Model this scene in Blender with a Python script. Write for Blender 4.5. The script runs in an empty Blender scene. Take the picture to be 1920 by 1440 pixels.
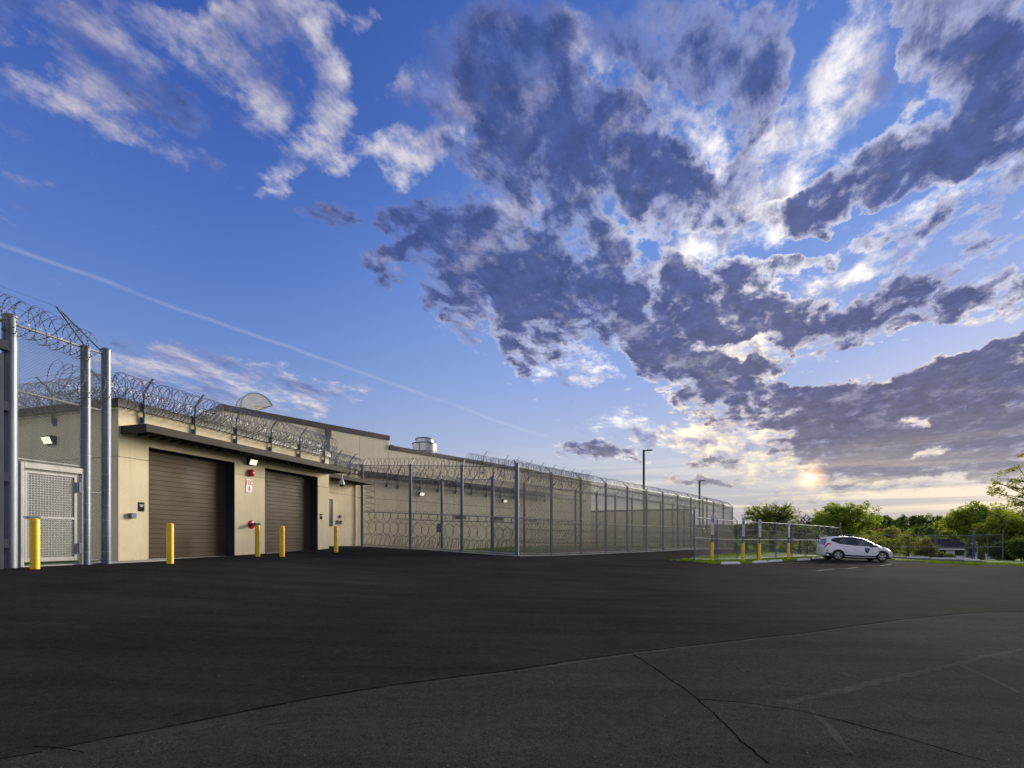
import bpy, bmesh, math, random
import numpy as np
from mathutils import Vector, Matrix
random.seed(7)
S = bpy.context.scene
COL = S.collection

# ---------------------------------------------------------------- camera
CAM_H = 1.5
FPX = 940.0                      # focal length in pixels of a 1920 px wide picture
cam_d = bpy.data.cameras.new('camera')
cam = bpy.data.objects.new('camera', cam_d)
COL.objects.link(cam)
cam.location = (0, 0, CAM_H)
cam.rotation_euler = (math.radians(90), 0, 0)
cam_d.sensor_width = 36.0
cam_d.lens = FPX / 1920 * 36.0
cam_d.shift_y = 290.0 / 1920
cam_d.clip_start = 0.05
cam_d.clip_end = 6000
S.camera = cam

S.view_settings.view_transform = 'Standard'
S.view_settings.look = 'None'
S.view_settings.exposure = 0.5
S.view_settings.gamma = 1.0
S.view_settings.use_curve_mapping = False
S.cycles.max_bounces = 6
S.cycles.transparent_max_bounces = 8

LAMP_AZ, LAMP_EL = 46.0, 9.5      # middle of the broad bright part of the sky that does the lighting
SUN_AZ, SUN_EL = 30.8, 6.0       # degrees right of the view axis, above the horizon
def sun_vec(az=SUN_AZ, el=SUN_EL):
    a, e = math.radians(az), math.radians(el)
    return Vector((math.sin(a) * math.cos(e), math.cos(a) * math.cos(e), math.sin(e)))

# ---------------------------------------------------------------- node helper
class NT:
    """tiny expression builder over a node tree"""
    def __init__(s, tree): s.t = tree; s.n = tree.nodes; s.l = tree.links
    def new(s, kind, **kw):
        n = s.n.new(kind)
        for k, v in kw.items(): setattr(n, k, v)
        return n
    def put(s, sock, v):
        if v is None: return
        if isinstance(v, bpy.types.NodeSocket): s.l.new(v, sock)
        elif isinstance(v, (tuple, list, Vector)):
            v = tuple(v)
            if sock.type == 'RGBA' and len(v) == 3: v = v + (1.0,)
            sock.default_value = v
        else: sock.default_value = v
    def m(s, op, a, b=None, c=None, clamp=False):
        n = s.new('ShaderNodeMath', operation=op); n.use_clamp = clamp
        s.put(n.inputs[0], a)
        if b is not None: s.put(n.inputs[1], b)
        if c is not None: s.put(n.inputs[2], c)
        return n.outputs[0]
    def v(s, op, a, b=None, out=0):
        n = s.new('ShaderNodeVectorMath', operation=op)
        s.put(n.inputs[0], a)
        if b is not None:
            if op == 'SCALE': s.put(n.inputs[3], b)
            else: s.put(n.inputs[1], b)
        return n.outputs[1] if op in ('DOT_PRODUCT', 'LENGTH', 'DISTANCE') else n.outputs[0]
    def mapping(s, vec, loc=(0,0,0), rot=(0,0,0), scale=(1,1,1), typ='POINT'):
        n = s.new('ShaderNodeMapping', vector_type=typ)
        s.put(n.inputs[0], vec); n.inputs[1].default_value = loc; n.inputs[2].default_value = rot; n.inputs[3].default_value = scale
        return n.outputs[0]
    def ramp01(s, x, lo, hi, a=0.0, b=1.0, kind='SMOOTHSTEP'):
        n = s.new('ShaderNodeMapRange', interpolation_type=kind); n.clamp = True
        s.put(n.inputs[0], x)
        for i, q in zip((1, 2, 3, 4), (lo, hi, a, b)): s.put(n.inputs[i], q)
        return n.outputs[0]
    def noise(s, vec, scale=5, detail=4, rough=0.5, dist=0.0, color=False, lac=2.0):
        n = s.new('ShaderNodeTexNoise')
        if vec is not None: s.put(n.inputs['Vector'], vec)
        n.inputs['Scale'].default_value = scale; n.inputs['Detail'].default_value = detail
        n.inputs['Roughness'].default_value = rough; n.inputs['Distortion'].default_value = dist
        n.inputs['Lacunarity'].default_value = lac
        return n.outputs['Color' if color else 0]
    def mix(s, f, a, b, blend='MIX'):
        n = s.new('ShaderNodeMix', data_type='RGBA', blend_type=blend)
        s.put(n.inputs[0], f); s.put(n.inputs[6], a); s.put(n.inputs[7], b)
        return n.outputs[2]
    def ramp(s, x, stops, interp='LINEAR'):
        n = s.new('ShaderNodeValToRGB'); cr = n.color_ramp; cr.interpolation = interp
        while len(cr.elements) > 1: cr.elements.remove(cr.elements[-1])
        cr.elements[0].position = stops[0][0]; cr.elements[0].color = tuple(stops[0][1]) + (1,)
        for p, c in stops[1:]:
            e = cr.elements.new(p); e.color = tuple(c) + (1,)
        s.put(n.inputs[0], x)
        return n.outputs[0]
    def comb(s, x, y, z):
        n = s.new('ShaderNodeCombineXYZ')
        s.put(n.inputs[0], x); s.put(n.inputs[1], y); s.put(n.inputs[2], z)
        return n.outputs[0]

def srgb(r, g, b):
    def f(c):
        c /= 255.0
        return c / 12.92 if c <= 0.04045 else ((c + 0.055) / 1.055) ** 2.4
    return (f(r), f(g), f(b))

# ---------------------------------------------------------------- world: evening sky
W = bpy.data.worlds.new('World'); S.world = W; W.cycles.sampling_method = 'MANUAL'; W.cycles.sample_map_resolution = 512; W.use_nodes = True
W.node_tree.nodes.clear()
K = NT(W.node_tree)
out = K.new('ShaderNodeOutputWorld'); bg = K.new('ShaderNodeBackground')
K.l.new(bg.outputs[0], out.inputs[0])
sky = K.new('ShaderNodeTexSky', sky_type='NISHITA')
sky.sun_disc = False
sky.sun_elevation = math.radians(LAMP_EL)
sky.sun_rotation = math.radians(LAMP_AZ)
sky.altitude = 100; sky.air_density = 1.3; sky.dust_density = 1.5; sky.ozone_density = 2.5
BG = 0.1
bg.inputs[1].default_value = BG
D = K.new('ShaderNodeTexCoord').outputs['Generated']
sep = K.new('ShaderNodeSeparateXYZ'); K.put(sep.inputs[0], D)
dx, dy, dz = sep.outputs
up = K.m('MAXIMUM', dz, 0.0)
sd = K.v('DOT_PRODUCT', D, tuple(sun_vec()))                       # cosine to the sun
az_side = K.v('DOT_PRODUCT', D, tuple(sun_vec(el=0)))
# clear air: deep blue overhead, pale towards the horizon, paler still on the sun's side
clear = K.ramp(up, [(0.0, srgb(190, 188, 184)), (0.05, srgb(178, 182, 194)), (0.13, srgb(158, 170, 200)), (0.24, srgb(124, 148, 200)), (0.32, srgb(104, 134, 198)),
                    (0.42, srgb(84, 118, 192)), (0.60, srgb(58, 92, 172)), (0.85, srgb(42, 74, 150))])
pale = K.ramp(up, [(0.0, srgb(222, 210, 188)), (0.05, srgb(204, 204, 208)), (0.14, srgb(180, 188, 212)), (0.30, srgb(140, 164, 220)),
                   (0.5, srgb(102, 140, 214)), (0.85, srgb(66, 104, 188))])
sunside = K.ramp01(sd, 0.45, 0.97)
base = K.mix(sunside, clear, pale)
nis = K.v('SCALE', sky.outputs[0], BG)
base = K.mix(0.10, base, nis)

def dirpx(x, y):
    return Vector(((x - 960) / FPX, 1.0, (1010 - y) / FPX)).normalized()
def cover(blobs, soft=1.0):
    """soft ellipses of cloud cover, each round a bearing and height in the sky, on a direction grid"""
    tot = np.zeros(GRID[0].shape)
    for (x, y, rx, ry, rot, w) in [b if len(b) == 6 else b + (1.0,) for b in blobs]:
        c = np.array(dirpx(x, y)); r = math.radians(rot)
        e1 = np.array(dirpx(x + 4 * math.cos(r), y - 4 * math.sin(r)) - dirpx(x - 4 * math.cos(r), y + 4 * math.sin(r))) / 8
        e2 = np.array(dirpx(x - 4 * math.sin(r), y - 4 * math.cos(r)) - dirpx(x + 4 * math.sin(r), y + 4 * math.cos(r))) / 8
        # solve the 2x2 tangent system so that skewed axes stay true
        g11, g12, g22 = e1 @ e1, e1 @ e2, e2 @ e2
        det = g11 * g22 - g12 * g12
        qx = [GRID[k] - c[k] for k in range(3)]
        p1 = sum(qx[k] * e1[k] for k in range(3)); p2 = sum(qx[k] * e2[k] for k in range(3))
        u = (g22 * p1 - g12 * p2) / det / rx
        v = (g11 * p2 - g12 * p1) / det / ry
        h = sum(GRID[k] * c[k] for k in range(3))
        L = np.sqrt(u * u + v * v)
        t = np.clip((1.35 - L) / 1.2, 0, 1)
        tot += w * t * t * (3 - 2 * t) * (h > 0.2)
    return tot
EW, EH = 1536, 768
_a = -(((np.arange(EW) + 0.5) / EW) - 0.5) * 2 * math.pi
_e = (((np.arange(EH) + 0.5) / EH) - 0.5) * math.pi
_A, _E = np.meshgrid(_a, _e)
GRID = (np.cos(_A) * np.cos(_E), np.sin(_A) * np.cos(_E), np.sin(_E))

# cloud deck seen in perspective; drift runs towards the sun's side
inv = K.m('DIVIDE', 1.0, K.m('ADD', up, 0.15))
deck = K.comb(K.m('MULTIPLY', dx, inv), K.m('MULTIPLY', dy, inv), 0.0)
deck = K.mapping(deck, rot=(0, 0, math.radians(27)))               # y axis now along the drift
streak = K.mapping(deck, scale=(1.0, 0.42, 1.0))
n_big = K.noise(streak, 2.3, 5, 0.55, 0.4)
n_mid = K.noise(K.mapping(deck, loc=(1.3, 0.4, 0), scale=(1.0, 0.62, 1.0)), 10.5, 6, 0.62, 0.25)
n_fine = K.noise(K.mapping(deck, loc=(7, 3, 1), scale=(1.0, 0.8, 1.0)), 14.0, 6, 0.64, 0.1)
warp = K.v('SUBTRACT', K.noise(D, 5.5, 6, 0.6, 0.0, color=True), (0.5, 0.5, 0.5))
DW = K.v('ADD', D, K.v('SCALE', warp, 0.17))
DS = K.v('ADD', D, K.v('SCALE', warp, 0.10))

dark_blobs = [
 (930, 450, 170, 80, -5, 1.1), (1060, 520, 300, 95, -10, 1.2), (1000, 590, 220, 60, -10, 1.1), (1230, 610, 230, 80, -18, 1.2), (1150, 650, 170, 50, -15, .9), (1010, 665, 80, 28, -5, .7),
 (1130, 320, 280, 130, -20, 1.0), (960, 180, 190, 150, -50, .95), (1190, 210, 190, 140, -45, .95), (1330, 110, 130, 90, -40, .5), (1480, 60, 110, 70, 0, .35), (1290, 350, 140, 90, -10, .85), (1020, 60, 120, 90, 0, .6), (1220, 60, 120, 60, -30, .45),
 (900, 480, 170, 60, -8, .7), (1040, 560, 220, 60, -12, .7), (1780, 60, 200, 120, 45, .8), (1340, 545, 140, 60, -5, 1.05), (1450, 600, 190, 38, 5, .95), (1620, 600, 200, 46, 8, 1.15), (1800, 545, 200, 50, 14, 1.2),
 (1360, 720, 150, 80, -8, 1.3), (1450, 690, 80, 40, 0, .8), (1590, 740, 170, 65, -3, 1.4), (1760, 760, 280, 115, 3, 1.6), (1860, 670, 190, 60, 8, 1.4), (1610, 840, 150, 78, 0, 1.5), (1800, 860, 230, 54, 0, 1.4),
 (1860, 250, 320, 160, 42, 1.45), (1800, 130, 150, 100, 45, .7), (1600, 350, 200, 50, 20, 1.0), (1500, 480, 220, 34, 8, .85), (1780, 480, 180, 34, 16, .8), (1400, 240, 80, 160, -5, .6), (1680, 330, 200, 50, 20, .6),
 (613, 400, 62, 34, 0, 1.1), (745, 388, 60, 28, 0, 1.1), (705, 512, 44, 18, 10, 1.05), (720, 465, 70, 24, 20, 1.0),
 (150, 20, 240, 60, 0, .35), (330, 200, 160, 40, -20, .35), (420, 60, 120, 60, 0, .35),
 (1118, 842, 90, 20, -6, 1.1), (1340, 850, 80, 14, 3, .9), (1310, 886, 100, 9, 0, .9), (1700, 905, 130, 12, 2, .8), (1450, 800, 70, 12, 0, .6)]
light_blobs = [
 (455, 120, 80, 115, 12, 1.05), (260, 95, 140, 75, -25, .85), (190, 180, 130, 46, -5, .85), (590, 80, 72, 52, -45, 1.1), (500, 5, 200, 44, 0, 1.0), (600, 180, 48, 76, 0, .85), (235, 235, 90, 28, 0, .55),
 (545, 255, 86, 46, 8, 1.05), (615, 285, 56, 30, 0, .85), (745, 275, 100, 52, -22, 1.15), (787, 155, 50, 54, 30, 1.1), (888, 190, 70, 46, 10, 1.05), (975, 235, 50, 44, 40, 1.0), (1075, 80, 52, 115, 12, 1.0), (340, 30, 120, 50, -10, .5),
 (1000, 385, 84, 44, 0, 1.05), (945, 305, 110, 34, 0, .8), (1100, 355, 80, 30, 0, .7), (820, 270, 50, 40, 0, .75), (720, 150, 50, 16, 0, .5),
 (1150, 120, 42, 105, 32, 1.05), (1240, 195, 140, 44, -35, 1.25), (1325, 250, 64, 38, -50, 1.25), (1400, 10, 140, 60, -5, .8),
 (1580, 120, 56, 160, -32, 1.1), (1520, 260, 100, 120, -30, 1.0), (1640, 190, 100, 60, 30, .8), (1420, 310, 70, 90, -20, .8), (370, 290, 80, 34, -20, .6), (480, 330, 70, 30, 0, .5),
 (1320, 470, 80, 66, 50, 1.25), (1270, 500, 60, 34, 30, 1.0), (1420, 430, 140, 40, 20, 1.05), (1620, 505, 240, 30, 12, 1.15), (1740, 410, 270, 40, 14, 1.05), (1890, 575, 100, 22, 8, 1.2), (1880, 310, 120, 40, 25, .8), (1570, 540, 100, 20, 8, 1.0),
 (1400, 655, 160, 36, -2, 1.3), (1350, 690, 90, 26, 0, .9), (860, 612, 60, 28, -25, 1.1), (1050, 690, 100, 22, -8, 1.0), (1090, 718, 76, 20, 0, 1.0), (1200, 800, 160, 26, -3, .95),
 (1400, 830, 170, 46, -5, 1.15), (1480, 880, 140, 26, 0, 1.1), (1300, 810, 120, 26, 0, .9), (1700, 798, 90, 18, -5, 1.3), (1740, 850, 105, 18, 14, 1.3), (1750, 915, 200, 12, 3, 1.0), (1560, 925, 180, 14, 0, .9),
 (300, 690, 150, 38, -10, .95), (480, 730, 190, 46, -8, 1.05), (610, 750, 110, 34, -5, 1.05), (390, 770, 160, 30, 0, .6), (1600, 935, 420, 16, 0, .8), (1450, 370, 90, 60, 40, .9)]
hole_blobs = [(1700, 798, 70, 14, -5, .9), (1740, 850, 90, 14, 14, .9), (1320, 480, 50, 60, 40, .6), (1400, 655, 120, 20, -3, .7), (1650, 665, 260, 34, 12, 1.2), (1560, 690, 110, 30, 5, 1.0), (1850, 612, 110, 24, 10, 1.0), (1220, 190, 150, 34, -35, 1.0), (1330, 255, 50, 30, -50, 1.0), (1600, 420, 260, 20, 16, .7), (1620, 510, 220, 18, 12, .8), (1540, 200, 60, 160, -32, .9)]
def clampsoft(t, m): return m * (1 - np.exp(-t / m * 1.15))
_px = np.ones((EH, EW, 4), dtype=np.float32)
_cd = clampsoft(cover(dark_blobs), 1.42) - cover(hole_blobs)
_cl = clampsoft(cover(light_blobs), 1.15)
# sky behind the camera: unseen cloud of both kinds, added as fill light
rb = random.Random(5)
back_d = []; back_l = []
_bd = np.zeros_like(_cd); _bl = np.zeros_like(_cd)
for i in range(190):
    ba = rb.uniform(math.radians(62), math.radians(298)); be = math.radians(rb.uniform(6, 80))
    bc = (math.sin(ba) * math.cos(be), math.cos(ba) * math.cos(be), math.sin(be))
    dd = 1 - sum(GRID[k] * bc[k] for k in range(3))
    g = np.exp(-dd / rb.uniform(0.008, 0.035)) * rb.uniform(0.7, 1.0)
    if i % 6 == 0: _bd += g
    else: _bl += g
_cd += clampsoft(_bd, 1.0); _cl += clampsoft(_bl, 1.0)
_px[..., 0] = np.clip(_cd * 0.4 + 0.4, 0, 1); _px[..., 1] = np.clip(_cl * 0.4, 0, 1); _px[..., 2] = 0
cov_img = bpy.data.images.new('cloud_cover_field', EW, EH, float_buffer=True)
cov_img.colorspace_settings.name = 'Non-Color'
cov_img.pixels.foreach_set(_px.ravel()); cov_img.update(); cov_img.pack()
def covtex(vec):
    n = K.new('ShaderNodeTexEnvironment'); n.image = cov_img; n.interpolation = 'Cubic'
    K.put(n.inputs[0], vec)
    q = K.new('ShaderNodeSeparateColor'); K.l.new(n.outputs[0], q.inputs[0])
    return q.outputs
_cov = covtex(DW)
cd = K.m('DIVIDE', K.m('SUBTRACT', _cov[0], 0.4), 0.4)
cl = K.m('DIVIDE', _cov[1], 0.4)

amp = K.m('MULTIPLY', K.ramp01(up, 0.05, 0.36, 0.55, 1.0), K.ramp01(up, 0.42, 0.75, 1.0, 0.66))
brk = K.m('ADD', K.m('MULTIPLY', K.m('SUBTRACT', n_mid, 0.5), 3.5), K.m('MULTIPLY', K.m('SUBTRACT', n_big, 0.5), 1.9))
brk2 = K.m('ADD', K.m('MULTIPLY', K.m('SUBTRACT', n_fine, 0.5), 2.4), K.m('MULTIPLY', K.m('SUBTRACT', n_big, 0.5), 1.1))
rho_d = K.m('ADD', cd, K.m('MULTIPLY', brk, amp))
gate = K.ramp01(cd, 0.03, 0.30)
rho_d = K.m('MULTIPLY', rho_d, gate)
rho_l = K.m('ADD', cl, brk2)
# how strongly sunlight comes through thin cloud
near = K.ramp01(sd, 0.30, 0.98, kind='LINEAR')
near2 = K.m('POWER', K.ramp01(sd, 0.86, 0.9999, kind='LINEAR'), 3.0)
lit_c = K.mix(near, srgb(190, 184, 198), srgb(252, 248, 244))
lit_c = K.mix(K.ramp01(sd, 0.93, 0.998), lit_c, srgb(255, 236, 196))
lit_c = K.mix(K.ramp01(sd, 0.05, -0.45), lit_c, (2.1, 1.92, 1.72))      # front-lit clouds opposite the sun, brightened past white as fill for shaded sides
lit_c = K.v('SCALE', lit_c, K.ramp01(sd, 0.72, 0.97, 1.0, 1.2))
grey_c = K.mix(near, srgb(84, 100, 160), srgb(128, 130, 170))
grey_c = K.mix(K.ramp01(up, 0.0, 0.16, 1.0, 0.0), grey_c, srgb(168, 158, 156))
dark_c = K.ramp(up, [(0.0, srgb(124, 118, 128)), (0.10, srgb(88, 88, 116)), (0.25, srgb(70, 78, 120)), (0.5, srgb(62, 78, 130)), (0.8, srgb(58, 76, 134))])

# thin light cloud
a_l = K.ramp01(rho_l, 0.34, 1.22)
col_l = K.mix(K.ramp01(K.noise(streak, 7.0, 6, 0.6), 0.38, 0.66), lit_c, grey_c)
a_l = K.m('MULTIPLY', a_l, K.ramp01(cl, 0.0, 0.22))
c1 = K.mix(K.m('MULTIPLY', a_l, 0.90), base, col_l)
# heavy cloud with bright thin edges
a_rim = K.ramp01(K.m('ADD', rho_d, K.m('MULTIPLY', K.m('SUBTRACT', n_fine, 0.56), 1.6)), 0.08, 0.46)
rim_w = K.m('MULTIPLY', K.ramp01(sd, 0.68, 0.98, 0.0, 0.85), K.ramp01(n_big, 0.35, 0.6, 0.3, 1.0))
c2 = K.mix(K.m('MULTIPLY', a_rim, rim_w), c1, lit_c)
a_d = K.ramp01(rho_d, 0.12, K.ramp01(up, 0.10, 0.5, 0.72, 1.0))
inner = K.mix(K.ramp01(K.m('ADD', rho_d, K.m('MULTIPLY', K.m('SUBTRACT', n_fine, 0.5), 1.2)), 0.25, 1.0), grey_c, dark_c)
inner = K.mix(K.m('MULTIPLY', K.ramp01(K.noise(K.mapping(deck, loc=(3, 5, 2), scale=(1, .7, 1)), 8.0, 6, 0.66), 0.50, 0.70), K.ramp01(up, 0.1, 0.35, 0.25, 0.55)), inner, K.mix(near, srgb(132, 138, 178), srgb(172, 170, 192)))
mott = K.noise(K.mapping(deck, loc=(9, 2, 4), scale=(1, .75, 1)), 17.0, 5, 0.66)
inner = K.v('SCALE', inner, K.ramp01(mott, 0.32, 0.66, 0.80, 1.36, 'LINEAR'))
c3 = K.mix(K.m('MULTIPLY', a_d, 0.95), c2, inner)
# low stratus bars along the horizon
bars = K.noise(K.mapping(K.comb(K.m('ARCTAN2', dx, dy), up, 0.0), scale=(1.6, 46.0, 1.0)), 1.0, 4, 0.5, 0.6)
low = K.ramp01(up, 0.02, 0.20, 1.0, 0.0)
bar_c = K.mix(K.ramp01(az_side, 0.5, 0.98), srgb(192, 190, 190), srgb(234, 220, 194))
bar_d = K.mix(K.ramp01(az_side, 0.4, 0.98), srgb(158, 166, 184), srgb(158, 160, 172))
bc = K.mix(K.ramp01(bars, 0.42, 0.60), bar_d, bar_c)
c4 = K.mix(K.m('MULTIPLY', low, 0.72), c3, bc)
# contrail
ta, tb = dirpx(0, 458), dirpx(1055, 832)
tn = ta.cross(tb).normalized()
mid = dirpx(520, 668); tdir = tn.cross(mid).normalized()
off = K.m('ABSOLUTE', K.m('ADD', K.v('DOT_PRODUCT', D, tuple(tn)), K.m('MULTIPLY', K.m('SUBTRACT', K.noise(D, 9, 3, 0.5), 0.5), 0.012)))
along = K.v('DOT_PRODUCT', D, tuple(tdir))
sgn = 1 if dirpx(1055, 832).dot(tdir) > 0 else -1
e_end = dirpx(1055, 832).dot(tdir) * sgn
amask = K.ramp01(K.m('MULTIPLY', along, float(sgn)), e_end - 0.05, e_end, 1.0, 0.0)
trail = K.m('MULTIPLY', K.m('MULTIPLY', K.ramp01(off, 0.0, 0.005, 0.17, 0.0), amask), K.ramp01(K.noise(D, 14, 4, 0.6), 0.3, 0.6, 0.45, 1.0))
trail = K.m('MULTIPLY', trail, K.ramp01(K.v('DOT_PRODUCT', D, tuple(mid)), 0.2, 0.6))
c5 = K.mix(trail, c4, srgb(206, 208, 218))
# warm glow about the sun, and the sun itself shining through a gap
glow = K.mix(1.0, c5, K.v('SCALE', srgb(255, 196, 120), K.m('MULTIPLY', near2, 0.02)), 'ADD')
halo = K.m('POWER', K.ramp01(sd, 0.9990, 1.0, kind='LINEAR'), 6.0)
glow = K.mix(1.0, glow, K.v('SCALE', (1.0, 0.55, 0.16), K.m('MULTIPLY', halo, 0.8)), 'ADD')
disc = K.ramp01(sd, math.cos(math.radians(0.30)), math.cos(math.radians(0.16)))
glow = K.mix(1.0, glow, K.v('SCALE', (1.0, 0.85, 0.6), K.m('MULTIPLY', disc, 20.0)), 'ADD')
# below the horizon: dull earth
fin = K.mix(K.ramp01(dz, -0.02, 0.0), (0.06, 0.065, 0.05), glow)
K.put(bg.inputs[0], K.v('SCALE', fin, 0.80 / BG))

sun_d = bpy.data.lights.new('sun', 'SUN'); sun = bpy.data.objects.new('sun', sun_d); COL.objects.link(sun)
sun_d.energy = 5.0; sun_d.angle = math.radians(24.0); sun_d.color = (1.0, 0.90, 0.74)      # low sun veiled and spread by cloud
sun.rotation_euler = sun_vec(LAMP_AZ, LAMP_EL).to_track_quat('Z', 'Y').to_euler()

# ================================================================= helpers
def tag(o, label=None, cat=None, group=None, kind=None):
    if label: o['label'] = label
    if cat: o['category'] = cat
    if group: o['group'] = group
    if kind: o['kind'] = kind
    return o
def empty(name, loc=(0, 0, 0), rotz=0.0):
    o = bpy.data.objects.new(name, None); COL.objects.link(o)
    o.location = loc; o.rotation_euler = (0, 0, rotz); o.empty_display_size = 0.3
    return o
def link(name, me, parent=None, loc=None, rot=None):
    o = bpy.data.objects.new(name, me); COL.objects.link(o)
    if parent is not None: o.parent = parent
    if loc is not None: o.location = loc
    if rot is not None: o.rotation_euler = rot
    return o
def copy_tree(o, parent=None):
    c = o.copy(); COL.objects.link(c)
    if parent is not None: c.parent = parent
    for ch in list(o.children): copy_tree(ch, c)
    return c

class MB:
    """collects shapes into one mesh"""
    def __init__(s): s.v = []; s.f = []; s.mi = []; s.cur = 0
    def add(s, vs, fs):
        b = len(s.v); s.v.extend([tuple(p) for p in vs])
        s.f.extend([tuple(i + b for i in f) for f in fs]); s.mi.extend([s.cur] * len(fs))
        return s
    def box(s, a, b):
        x0, y0, z0 = a; x1, y1, z1 = b
        return s.add([(x0,y0,z0),(x1,y0,z0),(x1,y1,z0),(x0,y1,z0),(x0,y0,z1),(x1,y0,z1),(x1,y1,z1),(x0,y1,z1)],
                     [(0,3,2,1),(4,5,6,7),(0,1,5,4),(1,2,6,5),(2,3,7,6),(3,0,4,7)])
    def beam(s, p, q, w, h, up=(0, 0, 1)):
        """rectangular bar from p to q"""
        p, q = Vector(p), Vector(q); d = (q - p).normalized(); upv = Vector(up)
        if abs(d.dot(upv)) > 0.98: upv = Vector((1, 0, 0))
        a = d.cross(upv).normalized(); b = a.cross(d).normalized()
        vs = [c + a * (i * w / 2) + b * (j * h / 2) for c in (p, q) for i, j in ((-1,-1),(1,-1),(1,1),(-1,1))]
        return s.add(vs, [(0,1,2,3),(7,6,5,4),(0,4,5,1),(1,5,6,2),(2,6,7,3),(3,7,4,0)])
    def tube(s, pts, r, n=6, cap=True):
        pts = [Vector(p) for p in pts]; m = len(pts)
        rs = r if isinstance(r, (list, tuple)) else [r] * m
        vs = []; a = None
        for i, p in enumerate(pts):
            d = (pts[min(i + 1, m - 1)] - pts[max(i - 1, 0)])
            if d.length < 1e-9: d = Vector((0, 0, 1))
            d.normalize()
            if a is None:
                a = d.cross(Vector((0, 0, 1)) if abs(d.z) < 0.9 else Vector((1, 0, 0))).normalized()
            else:
                a = (a - d * a.dot(d))
                if a.length < 1e-6: a = d.cross(Vector((0, 1, 0)))
                a.normalize()
            b = d.cross(a)
            for k in range(n):
                t = 2 * math.pi * k / n
                vs.append(p + (a * math.cos(t) + b * math.sin(t)) * rs[i])
        fs = [(i*n+k, i*n+(k+1)%n, (i+1)*n+(k+1)%n, (i+1)*n+k) for i in range(m-1) for k in range(n)]
        if cap: fs += [tuple(range(n-1, -1, -1)), tuple((m-1)*n+k for k in range(n))]
        return s.add(vs, fs)
    def lathe(s, prof, n=20, c=(0, 0, 0), M=None):
        """profile of (r, z) turned about z"""
        vs = []; fs = []
        for r, z in prof:
            for k in range(n):
                t = 2 * math.pi * k / n
                vs.append(Vector((r * math.cos(t), r * math.sin(t), z)))
        for i in range(len(prof) - 1):
            for k in range(n):
                fs.append((i*n+k, i*n+(k+1)%n, (i+1)*n+(k+1)%n, (i+1)*n+k))
        if prof[0][0] > 1e-5: fs.append(tuple(range(n-1, -1, -1)))
        if prof[-1][0] > 1e-5: fs.append(tuple((len(prof)-1)*n+k for k in range(n)))
        if M is not None: vs = [M @ v for v in vs]
        return s.add([v + Vector(c) for v in vs], fs)
    def prism(s, poly, t0, t1, fn):
        """2D outline swept between t0 and t1; fn(u, v, t) gives the point"""
        n = len(poly)
        vs = [fn(u, v, t0) for u, v in poly] + [fn(u, v, t1) for u, v in poly]
        fs = [tuple(range(n-1, -1, -1)), tuple(range(n, 2*n))] + [(i, (i+1)%n, n+(i+1)%n, n+i) for i in range(n)]
        return s.add(vs, fs)
    def mesh(s, name, mats, smooth=False, fix=False):
        me = bpy.data.meshes.new(name); me.from_pydata(s.v, [], s.f)
        for m in (mats if isinstance(mats, (list, tuple)) else [mats]): me.materials.append(m)
        if any(s.mi): me.polygons.foreach_set('material_index', s.mi)
        if fix:
            bm = bmesh.new(); bm.from_mesh(me); bmesh.ops.recalc_face_normals(bm, faces=bm.faces); bm.to_mesh(me); bm.free()
        if smooth:
            me.polygons.foreach_set('use_smooth', [True] * len(me.polygons))
            if smooth != 'all': me.set_sharp_from_angle(angle=math.radians(38))
        me.update()
        return me
    def build(s, name, mats, parent=None, smooth=False, fix=False, loc=None, rot=None, bevel=0):
        o = link(name, s.mesh(name, mats, smooth, fix), parent, loc, rot)
        if bevel:
            b = o.modifiers.new('bevel', 'BEVEL'); b.width = bevel; b.segments = 2; b.limit_method = 'ANGLE'
        return o

# ================================================================= materials
def material(name): 
    m = bpy.data.materials.new(name); m.use_nodes = True
    nt = m.node_tree; k = NT(nt)
    b = nt.nodes['Principled BSDF']
    return m, k, b
def pmat(name, col, rough=0.6, metal=0.0, var=0.15, scale=3.0, bump=0.0, bscale=60.0, streak=False, spec=0.5, fine=0.0, rvar=0.0):
    """solid material with uneven tone, fine grain and relief"""
    m, k, b = material(name)
    pos = k.new('ShaderNodeNewGeometry').outputs['Position']
    vec = k.mapping(pos, scale=(1, 1, 0.22) if streak else (1, 1, 1))
    n1 = k.noise(vec, scale, 5, 0.6)
    f = k.ramp01(n1, 0.3, 0.7, 1 - var, 1 + var, 'LINEAR')
    if fine:
        f = k.m('MULTIPLY', f, k.ramp01(k.noise(pos, bscale, 3, 0.6), 0.3, 0.7, 1 - fine, 1 + fine, 'LINEAR'))
    c = k.v('SCALE', tuple(col), f)
    k.put(b.inputs['Base Color'], c)
    b.inputs['Roughness'].default_value = rough
    if rvar: k.put(b.inputs['Roughness'], k.ramp01(n1, 0.3, 0.7, rough - rvar, rough + rvar))
    b.inputs['Metallic'].default_value = metal
    b.inputs['Specular IOR Level'].default_value = spec
    if bump:
        bn = k.new('ShaderNodeBump'); bn.inputs['Strength'].default_value = bump; bn.inputs['Distance'].default_value = 0.01
        k.put(bn.inputs['Height'], k.noise(pos, bscale, 3, 0.6)); k.l.new(bn.outputs[0], b.inputs['Normal'])
    return m
def emat(name, col, strength):
    m, k, b = material(name)
    b.inputs['Base Color'].default_value = (*col, 1); b.inputs['Emission Color'].default_value = (*col, 1)
    b.inputs['Emission Strength'].default_value = strength
    return m

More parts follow.
